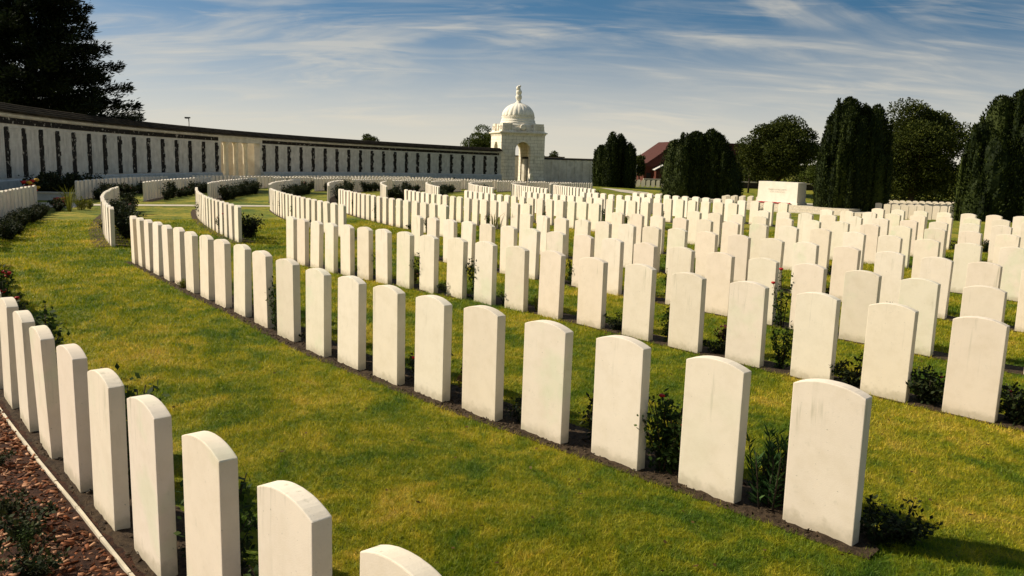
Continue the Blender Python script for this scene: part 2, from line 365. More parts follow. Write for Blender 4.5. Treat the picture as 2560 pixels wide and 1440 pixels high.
BLOCKS = [  # (block, a0(k), a1)
    ('front', lambda k: {-1: 219.0, 0: 213.35, 1: 213.75, 2: 213.78, 3: 213.8, 4: 213.8, 5: 213.9, 6: 213.95, 7: 214.0, 8: 214.0}[k], 0),
    ('middle', lambda k: 199.65 if k != 1 else 199.9, 210.3), ('third', lambda k: 183.2, 194.6), ('fourth', lambda k: 168.6, 179.9), ('last', lambda k: 153.6, 166.6)]
SP = .622
def proj(x, y, z):
    q = np.array([x, y, z-ZO]); c = np.array([np.dot(_r, q), np.dot(_u, q), np.dot(_f, q)])
    return (1280+2034.73*c[0]/c[2], 720-2034.73*c[1]/c[2], c[2])
stones = []                                  # (x, y, tangent angle, row, block, index)
# first row and the lone left row: positions surveyed stone by stone (front left corner)
ROW1 = [(-6.44, 13.62), (-6.15, 13.24), (-5.83, 12.79), (-5.46, 12.24), (-5.07, 11.69), (-4.73, 11.25), (-4.33, 10.66), (-3.96, 10.18), (-3.58, 9.67), (-3.19, 9.18), (-2.78, 8.63), (-2.36, 8.06),
        (-1.934, 7.505), (-1.545, 7.086), (-1.154, 6.666), (-.753, 6.249), (-.347, 5.835), (.093, 5.418), (.539, 5.005), (1.012, 4.563), (1.483, 4.107)]
ROWL = [(-.445, 2.285), (-.887, 2.752), (-1.351, 3.228), (-1.796, 3.69), (-2.224, 4.145)]
for i, (x, y) in enumerate(ROW1):
    stones.append((x, y, math.atan2(y-CY, x-CX)+PI/2, 0, 'front', i))
for i, (x, y) in enumerate(ROWL):
    stones.append((x, y, math.atan2(y-CY, x-CX)+PI/2, -1, 'front', i))
a = math.degrees(math.atan2(4.145-CY, -2.224-CX)) % 360
i = 5
while a > 213:
    a -= math.degrees(.615/70.5); x, y = ring(70.45+.13*min(1, (221.6-a)/6), a); stones.append((x, y, math.radians(a)+PI/2, -1, 'front', i)); i += 1
SURVEY = {1: [213.648, 214.147, 214.651, 215.112, 215.559, 215.989, 216.409, 216.847, 217.302, 217.8, 218.284, 218.788, 219.311, 219.903, 220.526, 221.093, 221.714, 222.33, 222.907, 223.494],
          2: [213.639, 214.216, 214.782, 215.301, 215.818, 216.351, 216.843, 217.386, 217.906, 218.442, 218.997, 219.553, 220.128, 220.707, 221.262, 221.83, 222.394, 222.958],
          3: [213.777, 214.344, 214.913, 215.476, 216.015, 216.572, 217.11, 217.639, 218.222, 218.791, 219.341, 219.897, 220.495, 221.094, 221.67, 222.222]}
for k in range(1, 9):                          # front block
    a = BLOCKS[0][1](k); i = 0
    for a in SURVEY.get(k, []):
        R = RK(k, a); x, y = ring(R, a); stones.append((x, y, math.radians(a)+PI/2, k, 'front', i)); i += 1
    if i: a += math.degrees(SP/R)
    while a < 236:
        R = RK(k, a); x, y = ring(R, a); stones.append((x, y, math.radians(a)+PI/2, k, 'front', i)); i += 1
        a += math.degrees(SP/R)
for name, a0, a1 in BLOCKS[1:]:
    for k in range(-1, 9):
        if name == 'last' and k < -1: continue
        A0 = a0(k); R = RK(k, 190); n = int(math.radians(a1-A0)*R/SP)+1; s_ = SP
        if k == 0 and name == 'middle': A0 = 199.9
        for i in range(n):
            a = A0+math.degrees(s_/R)*i; x, y = ring(R, a); stones.append((x, y, math.radians(a)+PI/2, k, name, i))
vis = []
for s in stones:
    x, y, an, k, b, i = s; z = g(x, y)
    if y < 1.2: continue
    u, v, dpt = proj(x, y, z+.8); u2, v2, _ = proj(x, y, z)
    if dpt <= 0 or u < -170 or u > 2760 or v > 1600: continue
    vis.append((dpt, s))
vis.sort(key=lambda q: q[0])
CUT = 298
near = [q[1] for q in vis[:CUT]]; far = [q[1] for q in vis[CUT:]]
far = [s for s in far if not (proj(s[0], s[1], g(s[0], s[1])+.8)[0] > 1484 and s[4] in ('last', 'fourth', 'third'))]

# ---- headstone meshes (origin at the middle of the foot)
SW, ST, SH, SS = .381, .076, .81, .771
def stone_mesh(name, seed, mat_, seg=24, bev=.0045, dz=.12):
    rnd = random.Random(seed); bm = bmesh.new(); pts = [(-SW/2, -dz), (-SW/2, SS)]
    for j in range(1, seg):
        t = -1+2*j/seg; pts.append((SW/2*t, SS+(SH-SS)*(1-abs(t)**2.15)))
    pts += [(SW/2, SS), (SW/2, -dz)]
    f = [bm.verts.new((x, -ST/2, z)) for x, z in pts]; b = [bm.verts.new((x, ST/2, z)) for x, z in pts]; n = len(pts)
    bm.faces.new(f); bm.faces.new(b[::-1])
    for j in range(n): bm.faces.new((f[j], b[j], b[(j+1) % n], f[(j+1) % n]))
    bmesh.ops.recalc_face_normals(bm, faces=bm.faces)
    if bev:
        ed = [e for e in bm.edges if e.calc_face_angle(0) > .5 and (e.verts[0].co.z > -dz+.001 or e.verts[1].co.z > -dz+.001)]
        bmesh.ops.bevel(bm, geom=ed, offset=bev, segments=2, affect='EDGES', profile=.6)
        for v in bm.verts:                                  # worn arrises
            v.co.x += rnd.uniform(-1, 1)*.0005; v.co.z += rnd.uniform(-1, 1)*.0004
    me = bpy.data.meshes.new(name); bm.to_mesh(me); bm.free(); me.materials.append(mat_); me.update(); return me
SM = [stone_mesh('headstone', s, STONE) for s in range(5)]
ORD = ['first', 'second', 'third', 'fourth', 'fifth', 'sixth', 'seventh', 'eighth', 'ninth', 'tenth', 'eleventh', 'twelfth', 'thirteenth', 'fourteenth', 'fifteenth', 'sixteenth', 'seventeenth', 'eighteenth', 'nineteenth', 'twentieth']
def o_(i):
    if i < 20: return ORD[i]
    n = i+1; return '%d%s' % (n, {1: 'st', 2: 'nd', 3: 'rd'}.get(n % 10 if n//10 != 1 else 0, 'th'))
def where(k, b, i):
    if k == -1 and b == 'front': return '%s from the right end of the lone row at lower left' % o_(i)
    if k == 0 and b == 'front': return '%s from the left end of the nearest long row' % o_(i)
    if b == 'front': return '%s from left in row %d of the front block' % (o_(i), k+1)
    if b == 'middle': return '%s from the path in curved row %d of the middle block' % (o_(i), k+1) if k >= 0 else '%s from the path in the leftmost outer row, middle block' % o_(i)
    return '%s from the near end of curved row %d, %s block' % (o_(i), k+1, b)
def centre(s):
    x, y, an, k, b, i = s
    t = (math.cos(an), math.sin(an)); n = (-t[1], t[0])      # n points to the common centre
    return x+t[0]*SW/2+n[0]*ST/2, y+t[1]*SW/2+n[1]*ST/2
SPECIAL = {(0, 'front', 20): 'pale headstone with pitted lower face, right end of the nearest long row',
           (1, 'front', 14): 'headstone with grey weather streaks', }
for q, s in enumerate(near):
    x, y, an, k, b, i = s; cx, cy = centre(s)
    o = obj('headstone', SM[q % 5]); o.location = (cx, cy, g(cx, cy)+random.uniform(-.006, .006))
    o.rotation_euler = (random.gauss(0, .009), random.gauss(0, .008), an+random.gauss(0, .014))
    look = 'pale curved-top headstone'
    lab = SPECIAL.get((k, b, i)) or ('%s, %s' % (look, where(k, b, i)))
    tag(o, lab, 'headstone', 'headstones in the curved rows')
def bulk(lst, name, label):
    V = []; F = []; o = 0; base = stone_mesh('tmp', 1, STONE2, seg=6, bev=0, dz=.1)
    bv = [tuple(v.co) for v in base.vertices]; bf = [tuple(p.vertices) for p in base.polygons]
    for cx, cy, cz, an in lst:
        c, s_ = math.cos(an), math.sin(an); l1, l2 = random.gauss(0, .008), random.gauss(0, .006)
        V += [(cx+x*c-y*s_+l1*z, cy+x*s_+y*c+l2*z, cz+z) for x, y, z in bv]; F += [tuple(o+j for j in f) for f in bf]; o += len(bv)
    me = bpy.data.meshes.new(name); me.from_pydata(V, [], F); me.materials.append(STONE2); me.update()
    return tag(obj(name, me), label, 'headstones', kind='stuff')
ls = []
for s in far:
    cx, cy = centre(s); ls.append((cx, cy, g(cx, cy)+random.uniform(-.01, .01), s[2]+random.gauss(0, .012)))
bulk(ls, 'distant_headstones', 'massed rows of pale headstones far off below the memorial wall and domed pavilion')

# ---- soil beds under the rows
def bedalong(mb, lst, outw, inw, nr=10, bump_=.014, m=None, sub=16):
    """soil strip that follows the surveyed stones of one row"""
    P_ = [(s_[0], s_[1]) for s_ in lst]; rows_ = []
    P_ = [(2*P_[0][0]-P_[1][0], 2*P_[0][1]-P_[1][1])]+P_+[(2*P_[-1][0]-P_[-2][0], 2*P_[-1][1]-P_[-2][1])]
    for i in range(len(P_)-1):
        for q in range(sub):
            t = q/sub
            if i == 0 and t < .75: continue
            if i == len(P_)-2 and t > .78: continue
            rows_.append((P_[i][0]*(1-t)+P_[i+1][0]*t, P_[i][1]*(1-t)+P_[i+1][1]*t))
    vs = []
    for x, y in rows_:
        d = math.hypot(x-CX, y-CY); ux, uy = (x-CX)/d, (y-CY)/d
        tp = min(1, (len(rows_)-rows_.index((x, y)))/7.0)
        for j in range(nr):
            off = outw-.02-(outw+inw*tp)*j/(nr-1)+.02; edge = j in (0, nr-1)
            if edge: off += random.uniform(-.5, .5)*.03
            xx, yy = x+ux*off, y+uy*off; vs.append((xx, yy, g(xx, yy)+.005+(0 if edge else random.uniform(0, 1)*bump_+.005)))
    fs = [(i*nr+j, i*nr+j+1, (i+1)*nr+j+1, (i+1)*nr+j) for i in range(len(rows_)-1) for j in range(nr-1)]
    a, b, c = [Vector(vs[k]) for k in fs[0][:3]]
    if (b-a).cross(c-b).z < 0: fs = [f[::-1] for f in fs]
    mb.add(vs, fs, m or SOIL, True)
r1 = [q for q in stones if q[3] == 0 and q[4] == 'front']; rL = sorted([q for q in stones if q[3] == -1 and q[4] == 'front'], key=lambda q: -q[5])
beds = MB(); bedalong(beds, r1, .09, .40, nr=13); tag(beds.build('soil_bed'), kind='structure')
beds = MB(); bedalong(beds, rL, .05, .36, nr=10); tag(beds.build('soil_bed'), kind='structure')
b2 = MB()
def bedfor(k, a0, a1, outw=.03, inw=.42, step=.12):
    R = RK(k, (a0+a1)/2)
    ringstrip(b2, R-inw, R+outw, a0, a1, step, .005, SOIL, nr=6, bumpy=.012)
for k in range(1, 9):
    a0 = BLOCKS[0][1](k)
    ringstrip(b2, RK(k, 222)-.36, RK(k, 222)+.03, 218, 232, .1, .006, SOIL, nr=6, bumpy=.012)
    # where the row eases inwards the bed follows it
    for q in range(8):
        aa = a0-.2+(218-a0+.2)*q/8; ab = a0-.2+(218-a0+.2)*(q+1)/8; r = RK(k, (aa+ab)/2)
        ringstrip(b2, r-.36, r+.03, aa, ab, .1, .006, SOIL, nr=6, bumpy=.012)
for name, a0, a1 in BLOCKS[1:]:
    for k in range(-1, 9):
        bedfor(k, (199.6 if name == 'middle' else a0(k))-.1, a1+.35, {0: .30, 1: .16}.get(k, .05) if name == 'middle' else .03, step=.2 if name == 'middle' else .6)
tag(b2.build('soil_bed'), kind='structure')
# bark bed and kerb outside the lone left row
bb = MB(); ringstrip(bb, 70.44, 74.6, 213, 227, .12, .004, BARK, nr=26, bumpy=.012); tag(bb.build('bark_mulch_bed'), kind='structure')
kb = MB()
for q in range(34):
    a0 = 214+q*.36; kr = lambda a: 70.53+.13*min(1, max(0, (221.6-a)/6)); x0, y0 = ring(kr(a0), a0+.004); x1, y1 = ring(kr(a0+.36), a0+.356); d = Vector((x1-x0, y1-y0, 0)).normalized(); n_ = Vector((-d.y, d.x, 0))*.008
    z0 = g(x0, y0)+random.uniform(-.004, .004); z1 = g(x1, y1)
    v = []
    for (x, y, z) in ((x0, y0, z0), (x1, y1, z1)):
        for sx, zz in ((-1, -.03), (1, -.03), (1, .026), (-1, .026)): v.append((x+n_.x*sx, y+n_.y*sx, z+zz))
    kb.add(v, [(0, 1, 2, 3), (7, 6, 5, 4), (0, 4, 5, 1), (1, 5, 6, 2), (2, 6, 7, 3), (3, 7, 4, 0)], KERB)
tag(kb.build('bed_edging'), 'thin cream kerb edging between bark mulch and the lone left row of headstones', 'kerb')
def chips(n, name, rr, aa, size, m, label, cat, flatness=.35, along=None):
    R = rng.uniform(*rr, n); A = np.radians(rng.uniform(*aa, n))
    if along: R = R+np.interp(np.degrees(A), [math.degrees(math.atan2(q[1]-CY, q[0]-CX)) % 360 for q in along], [math.hypot(q[0]-CX, q[1]-CY) for q in along])
    X = CX+R*np.cos(A); Y = CY+R*np.sin(A); Z = G(X, Y)+rng.uniform(.004, .024, n)
    c = np.stack([X, Y, Z], -1); d = unit(rng.normal(size=(n, 3))*np.array([1, 1, flatness])); s_ = unit(np.cross(d, rng.normal(size=(n, 3))*np.array([.5, .5, 0])+np.array([0, 0, 1.])))
    L1 = size*rng.uniform(.4, 1.5, (n, 1)); L2 = L1*rng.uniform(.25, .6, (n, 1)); nn = unit(np.cross(d, s_))*L1*.12
    top = np.stack([c+d*L1+s_*L2*.6+nn, c-d*L1*.9+s_*L2+nn, c-d*L1-s_*L2*.8+nn, c+d*L1*.8-s_*L2+nn], 1); bot = top-2*nn[:, None, :]
    V = np.concatenate([top, bot], 1)
    idx = np.array([[0, 1, 2, 3], [7, 6, 5, 4], [0, 4, 5, 1], [1, 5, 6, 2], [2, 6, 7, 3], [3, 7, 4, 0]])
    me = bpy.data.meshes.new(name); me.vertices.add(n*8); me.vertices.foreach_set('co', V.astype(np.float32).ravel())
    F = (idx[None]+np.arange(n)[:, None, None]*8).reshape(-1, 4)
    me.loops.add(F.size); me.loops.foreach_set('vertex_index', F.astype(np.int32).ravel()); me.polygons.add(len(F)); me.polygons.foreach_set('loop_start', np.arange(len(F), dtype=np.int32)*4)
    me.materials.append(m); me.update(calc_edges=True)
    return tag(obj(name, me), label, cat, kind='stuff')
chips(42000, 'bark_chips', (70.56, 73.4), (218, 225.5), .018, CHIP, 'reddish brown bark chips spread over the bed at lower left', 'bark mulch')
chips(9000, 'soil_crumbs', (-.36, .075), (213.2, 223.95), .009, CLOD, 'dark crumbs of soil along the foot of the nearest long row', 'soil', .8, r1)
chips(2600, 'soil_crumbs', (70.15, 70.5), (217, 226), .009, CLOD, 'dark crumbs of soil beneath the lone left row', 'soil', .8)

# ---- grass blades near the camera
def grass(n, dmin, dmax, name, hgt, wid):
    u = rng.uniform(size=n); d = dmin*(dmax/dmin)**u; az = rng.uniform(-.60, .60, n); X = d*np.sin(az); Y = d*np.cos(az)
    rho = np.hypot(X-CX, Y-CY); an = np.degrees(np.arctan2(Y-CY, X-CX)) % 360
    a1_ = np.array([math.degrees(math.atan2(q[1]-CY, q[0]-CX)) % 360 for q in r1]); q1_ = np.array([math.hypot(q[0]-CX, q[1]-CY) for q in r1])
    f1 = np.interp(an, a1_, q1_)+rng.normal(size=len(an))*.012; keep = ~((rho > f1-.36) & (rho < f1+.08) & (an > 213.0) & (an < 224.05)) & (rho < 70.46)
    keep &= ~((rho > 70.10) & (an > 213))
    for k in range(1, 9):
        r = 65.55-2.47*(k-1)-(.75 if k == 1 else .3)*ss(an, 214, 220)
        keep &= ~((rho > r-.34) & (rho < r+.01) & (an > 213.5))
    X, Y, d = X[keep], Y[keep], d[keep]; n = len(X); Z = G(X, Y)-.002
    P = np.stack([X, Y, Z], -1); th = rng.uniform(0, 2*PI, n); sx = np.stack([np.cos(th), np.sin(th), np.zeros(n)], -1)
    sc = np.clip(d/4.5, 1, 4.5)[:, None]; cl = .6+.8*rng.uniform(size=(n, 1))
    lean = rng.normal(size=(n, 3))*np.array([.85, .85, .0])+np.array([0, 0, 1.]); w_ = wid*sc*rng.uniform(.6, 1.3, (n, 1))
    V = np.stack([P-sx*w_*.5, P+sx*w_*.5, P+unit(lean)*hgt*cl*(sc**.4)], 1)
    o = obj(name, npmesh(name, V, 3, BLADE)); return tag(o, 'short mown grass blades of the near lawn between the rows', 'grass', kind='stuff')
grass(900000, 2.3, 26, 'grass_blades', .031, .0040)

# ------------------------------------------------------------------ memorial wall (concentric with the rows)
WR = 74.1
def wz(deg): return ZO-.12+.72*(deg-137)/56.0 if deg > 137 else ZO-.12     # top line of the name panels
def sweep(mb, prof, a0, a1, m, step=.8, zf=wz, cap=True, R=WR):
    """prof: list of (outward offset, z above the reference); closed section swept along the ring"""
    n = max(2, int(abs(a1-a0)/step)+1); vs = []; p = len(prof)
    for i in range(n):
        a = a0+(a1-a0)*i/(n-1)
        for dr, dz in prof:
            x, y = ring(R+dr, a); vs.append((x, y, (g(x, y)-.3) if dz is None else zf(a)+dz))
    fs = [(i*p+j, i*p+(j+1) % p, (i+1)*p+(j+1) % p, (i+1)*p+j) for i in range(n-1) for j in range(p)]
    fs += [tuple(range(p-1, -1, -1)), tuple((n-1)*p+j for j in range(p))]
    mb.add(vs, fs, m)
wall = empty('memorial_wall', (*ring(WR, 165), 0)); wall['label'] = 'long curved memorial wall of grey stone panels and dark flint strips under a tiled coping'; wall['category'] = 'wall'
WO = Vector(wall.location)
def wpart(mb, name, label=None):
    mb.v = [tuple(Vector(p)-WO) for p in mb.v]; o = mb.build(name, wall); 
    if label: o['label'] = label
    return o
LOG0, LOG1 = 165.95, 170.55                   # opening of the loggia
ENDA = 134.95
body = MB()
for a0, a1 in ((204, LOG1), (LOG0, ENDA)):
    sweep(body, [(.0, None), (.0, .60), (.55, .60), (.55, None)], a0, a1, WALLST)
sweep(body, [(.0, .10), (.0, .60), (.55, .60), (.55, .10)], LOG1, LOG0, WALLST, .5)      # lintel over the loggia
wpart(body, 'wall_body')
pl = MB()
for a0, a1 in ((204, LOG1+.1), (LOG0-.1, ENDA)):
    sweep(pl, [(-.22, None), (-.22, -2.32), (-.16, -2.26), (-.003, -2.26), (-.003, None)], a0, a1, PLINTH)
wpart(pl, 'plinth')
cp = MB(); sweep(cp, [(-.09, .44), (-.09, .55), (.02, .62), (.60, .62), (.60, .44), (.003, .44)], 204, ENDA, WALLST)
wpart(cp, 'cornice', 'thin cream stone band below the tiles')
rf = MB(); sweep(rf, [(-.30, .625), (-.30, .70), (-.16, .76), (-.16, .80), (.0, .86), (.0, .90), (.16, .96), (.16, 1.0), (.34, 1.04), (.55, .95), (.95, .70), (.95, .625)], 204, ENDA, ROOF)
wpart(rf, 'roof', 'dark tiled coping along the wall top')
fz = MB()
for a0, a1 in ((204, LOG1+.28), (LOG0-.28, ENDA+.3)):
    sweep(fz, [(-.035, .13), (-.035, .40), (-.003, .40), (-.003, .13)], a0, a1, FLINT)
wpart(fz, 'frieze', 'dark flint band below the coping')
def pilaster(a):
    m = MB(); zc = wz(a); n = 9; hh = 2.2/n; x, y = ring(WR, a)
    t = math.radians(a); T = Matrix.Translation((x, y, 0)) @ Matrix.Rotation(t+PI/2, 4, 'Z')
    for i in range(n):
        w2 = .225+(.04 if i % 3 == 1 else -.02)+random.uniform(-.02, .02); off = .055*math.sin(i*1.9+a*3)
        m.box(-w2+off, w2+off, -.003, .05+(.004 if i % 2 else 0), zc-2.2+i*hh, zc-2.2+(i+1)*hh-.0005, FLINT, T)
    for v_ in range(len(m.v)):
        pass
    wpart(m, 'pilaster')
# bays: measured spacing 1.93 m
SPW = math.degrees(1.93/WR)
a = 191.95+SPW
first = [191.95-SPW*i for i in range(-3, 15)]
last0 = first[-1]-math.degrees(7.18/WR)
second = [last0-SPW*i for i in range(0, 21)]
for a in first+second:
    if a > ENDA+.4: pilaster(a)
def name_panel(a0, a1):
    zc = wz((a0+a1)/2); m = MB(); x, y = ring(WR, (a0+a1)/2); t = math.radians((a0+a1)/2); T = Matrix.Translation((x, y, 0)) @ Matrix.Rotation(t+PI/2, 4, 'Z')
    w2 = math.radians(abs(a1-a0))*WR/2-.27; h0, h1 = zc-2.17, zc-.05
    for q in range(3):
        xa = -w2+q*2*w2/3+.008; xb = -w2+(q+1)*2*w2/3-.008; m.box(xa, xb, -.003, .045, h0, h1, PANEL, T)
    m.box(-w2-.02, w2+.02, -.003, .065, h1+.002, h1+.05, WALLST, T); wpart(m, 'name_panel')
for lst in (first, second):
    for q in range(len(lst)-1):
        if lst[q+1] > ENDA: name_panel(lst[q], lst[q+1])
# loggia: columns, side piers, floor and a rear screen
def at_ring(dr, a): x, y = ring(WR+dr, a); return x, y
for q in range(3):
    a = LOG1-.95-q*1.12; m = MB(); x, y = at_ring(.28, a); zb = g(x, y)
    h = wz(a)+.10-zb; T = Matrix.Translation((x, y, zb))
    m.lathe([(.26, -.2), (.26, .12), (.21, .16), (.20, .3), (.175, h-.35), (.20, h-.30), (.24, h-.18), (.25, h)], LOGGIA, 16, T); wpart(m, 'column')
for q in range(3):
    a = LOG1-.7-q*1.2; m = MB(); x, y = at_ring(3.6, a); zb = g(x, y); h = wz(a)+.10-zb; T = Matrix.Translation((x, y, zb))
    m.lathe([(.30, -.2), (.30, .12), (.26, .2), (.24, h-.3), (.30, h-.15), (.30, h)], LOGGIA, 16, T); wpart(m, 'column')
m = MB(); sweep(m, [(.57, None), (.57, -2.9), (5.5, -2.9), (5.5, None)], LOG1+.4, LOG0-.4, LOGGIA, .5); wpart(m, 'floor')
m = MB(); sweep(m, [(3.3, .10), (3.3, .60), (3.9, .60), (3.9, .10)], LOG1+.8, LOG0-.8, WALLST, .5); wpart(m, 'lintel')
m = MB(); sweep(m, [(.56, None), (.56, .58), (3.9, .58), (3.9, None)], LOG0-.1, LOG0-.6, LOGGIA, .5); wpart(m, 'side_wall', 'sunlit warm stone side wall of the loggia')
m = MB(); sweep(m, [(3.3, None), (3.3, .098), (3.88, .098), (3.88, None)], LOG0+1.25, LOG0-.09, LOGGIA, .5); wpart(m, 'rear_wall')
# wall beyond the pavilion, plain stone
rw = MB()
def rwz(a): return ZO-.33
sweep(rw, [(.0, None), (.0, 0), (.5, 0), (.5, None)], 131.8, 117, PALEW, .8, rwz)
sweep(rw, [(-.06, .0025), (-.06, .15), (.25, .26), (.56, .15), (.56, .0025)], 131.8, 117, ROOFT, .8, rwz)
for q in range(14):
    a = 131.2-q*1.05; x, y = ring(WR, a); T = Matrix.Translation((x, y, 0)) @ Matrix.Rotation(math.radians(a)+PI/2, 4, 'Z')
    rw.box(-.16, .16, -.004, .07, g(x, y)-.1, ZO-.34, PALEW, T)
tag(rw.build('boundary_wall'), 'plain weathered stone wall running right from the domed pavilion', 'wall')

# ------------------------------------------------------------------ domed pavilion
TWX, TWY = .12, 107.7; TZ = g(TWX, TWY)-.1
pav = empty('domed_pavilion', (TWX, TWY, TZ), math.radians(15)); pav['label'] = 'square cream stone pavilion with open arches, ribbed dome and urn finial'; pav['category'] = 'pavilion'
def zr(z): return z+ZO-TZ                      # eye-relative height to local
HW = 2.86; AW = 1.0
def arch_panel(mb, w2, T, m, z0, z1, aw, spring, th):
    n = 14; arc = [(aw*math.cos(PI*i/n), spring+aw*1.03*math.sin(PI*i/n)) for i in range(n+1)]   # right to left
    # left pier, right pier, and the strip above built as quads so the arch stays open
    for sx in (-1, 1):
        mb.add([T @ Vector(p) for p in [(sx*aw, 0, z0), (sx*w2, 0, z0), (sx*w2, 0, z1), (sx*aw, 0, spring), (sx*aw, th, z0), (sx*w2, th, z0), (sx*w2, th, z1), (sx*aw, th, spring)]],
               [(0, 1, 2, 3), (4, 7, 6, 5), (0, 3, 7, 4), (1, 5, 6, 2), (0, 4, 5, 1)], m)
    half = n//2
    for i in range(n):
        (xa, za), (xb, zb) = arc[i], arc[i+1]
        ta = w2 if i < half else -w2
        if i == half-1 or i == half: pass
        A = (xa, za); B = (xb, zb); Cn = (w2 if i < half else -w2, z1)
        for yy, rev in ((0, False), (th, True)):
            tri = [(A[0], yy, A[1]), (B[0], yy, B[1]), (Cn[0], yy, Cn[1])]
            mb.add([T @ Vector(p) for p in tri], [(0, 1, 2) if rev else (2, 1, 0)], m)
        mb.add([T @ Vector(p) for p in [(A[0], 0, A[1]), (B[0], 0, B[1]), (B[0], th, B[1]), (A[0], th, A[1])]], [(0, 1, 2, 3)], m)
    for yy, rev in ((0, False), (th, True)):
        mb.add([T @ Vector(p) for p in [(arc[half][0], yy, arc[half][1]), (-w2, yy, z1), (w2, yy, z1)]], [(2, 1, 0) if rev else (0, 1, 2)], m)
    mb.add([T @ Vector(p) for p in [(-w2, 0, z1), (w2, 0, z1), (w2, th, z1), (-w2, th, z1)]], [(0, 1, 2, 3)], m)
tw = MB()
ZT = zr(2.60)
TH = 1.0
for q in range(4):
    T = Matrix.Rotation(q*PI/2, 4, 'Z') @ Matrix.Translation((0, -HW+(0 if q % 2 == 0 else .0), 0))
    arch_panel(tw, HW-.004 if q % 2 == 0 else HW-TH-.002, T, TOWER, -.3, ZT, AW, zr(.75), TH)
tw.build('walls', pav)
def pbox(name, lst, m=TOWER):
    mb = MB()
    for b in lst: mb.box(*b[:6], m, taper=(b[6] if len(b) > 6 else 0))
    return mb.build(name, pav)
P = HW
bands = []
for z0, z1, pr_ in ((zr(.08), zr(.20), .05), (-.3, zr(-2.75), .08)):
    for q in range(4):
        mb = None
    e = pr_
    for sx in (-1, 1):
        x0, x1 = (AW, P+e) if sx > 0 else (-P-e, -AW)
        bands += [(x0, x1, -P-e, -P+.004, z0, z1), (x0, x1, P-.004, P+e, z0, z1)]
        y0, y1 = (AW, P-.006) if sx > 0 else (-P+.006, -AW)
        bands += [(-P-e, -P+.004, y0, y1, z0, z1), (P-.004, P+e, y0, y1, z0, z1)]
pbox('string_course', bands)
pbox('cornice', [(-P-.06, P+.06, -P-.06, P+.06, zr(2.602), zr(2.74)), (-P-.14, P+.14, -P-.14, P+.14, zr(2.742), zr(2.84)), (-P-.26, P+.26, -P-.26, P+.26, zr(2.842), zr(2.98)), (-P-.12, P+.12, -P-.12, P+.12, zr(2.982), zr(3.06))])
pbox('parapet', [(-P+.35, P-.35, -P+.35, P-.35, zr(3.062), zr(3.55))])
for sx in (-1, 1):
    for sy in (-1, 1):
        mb = MB(); x0, x1 = sorted((sx*(P-.05), sx*(P-1.55))); y0, y1 = sorted((sy*(P-.05), sy*(P-1.55)))
        mb.box(x0, x1, y0, y1, zr(3.062), zr(3.95), TOWER, taper=.13); mb.box(x0+.08, x1-.08, y0+.08, y1-.08, zr(3.951), zr(4.08), TOWER, taper=.03)
        for q in (-.38, 0, .38):                      # deep flutes in the outer faces
            cxm, cym = (x0+x1)/2, (y0+y1)/2; of = sx*(P-.05-.05); ofy = sy*(P-.05-.05)
            mb.box(cxm+q-.07, cxm+q+.07, min(ofy, ofy+sy*.06), max(ofy, ofy+sy*.06), zr(3.25), zr(3.8), TOWER)
            mb.box(min(of, of+sx*.06), max(of, of+sx*.06), cym+q-.07, cym+q+.07, zr(3.25), zr(3.8), TOWER)
        mb.build('corner_block', pav)
for q in range(4):                                # carved wreath between the blocks
    mb = MB(); T = Matrix.Rotation(q*PI/2, 4, 'Z') @ Matrix.Translation((0, -P+.33, zr(3.62)))
    mb.lathe([(.0, 0), (.25, 0), (.36, .05), (.42, .12), (.36, .19), (.25, .22), (.0, .22)][1:-1], TOWER, 18, T @ Matrix.Rotation(PI/2, 4, 'X'))
    mb.box(-.9, -.38, -.1, .12, -.42, .02, TOWER, T, taper=.05); mb.box(.38, .9, -.1, .12, -.42, .02, TOWER, T, taper=.05)
    mb.build('carved_wreath', pav)
mb = MB()
mb.lathe([(2.42, zr(3.45)), (2.42, zr(3.95)), (2.30, zr(4.05)), (2.30, zr(4.25)), (2.22, zr(4.35)), (2.22, zr(4.55)), (2.12, zr(4.62)), (2.12, zr(4.85)), (2.16, zr(4.9)), (2.16, zr(5.0)), (2.04, zr(5.06))], DOMEST, 48, smooth=False)
mb.build('drum', pav)
mb = MB(); prof = []
for i in range(15):
    t = i/14*math.radians(82); prof.append((2.12*math.cos(t), zr(5.03)+1.72*math.sin(t)))
mb.lathe(prof, DOMEST, 160, mod=lambda a, z: 1-.035*(.5+.5*math.cos(a*20))**2.2); mb.build('dome', pav)
mb = MB(); Z0 = zr(6.66)
mb.lathe([(.50, Z0), (.46, Z0+.12), (.30, Z0+.2), (.25, Z0+.42), (.27, Z0+.5), (.36, Z0+.62), (.40, Z0+.85), (.36, Z0+1.05), (.28, Z0+1.15), (.30, Z0+1.22), (.37, Z0+1.4), (.36, Z0+1.6), (.28, Z0+1.72), (.24, Z0+1.8)], DOMEST, 20, mod=lambda a, z: 1+.05*math.cos(a*7))
mb.build('urn', pav)
mb = MB(); mb.tube([(-.05, 0, Z0+1.75), (-.10, 0, Z0+1.95), (-.04, 0, Z0+2.12), (.12, 0, Z0+2.24), (.26, 0, Z0+2.27)], [.24, .29, .25, .16, .04], DOMEST, 10)
mb.tube([(-.2, .05, Z0+1.85), (-.27, .1, Z0+2.1), (-.2, .1, Z0+2.22)], [.10, .09, .03], DOMEST, 8); mb.build('finial', pav)
rb = MB(); rb.box(-5.5, 6.5, -.3, .3, -.3, 3.3, PALEW); rb.box(-5.6, 6.6, -.38, .38, 3.301, 3.45, ROOFT)
o = rb.build('boundary_wall'); o.location = (.5, 116.5, g(.5, 116.5)); o.rotation_euler.z = .26; tag(o, 'stretch of pale stone wall seen through the pavilion arch', 'wall')
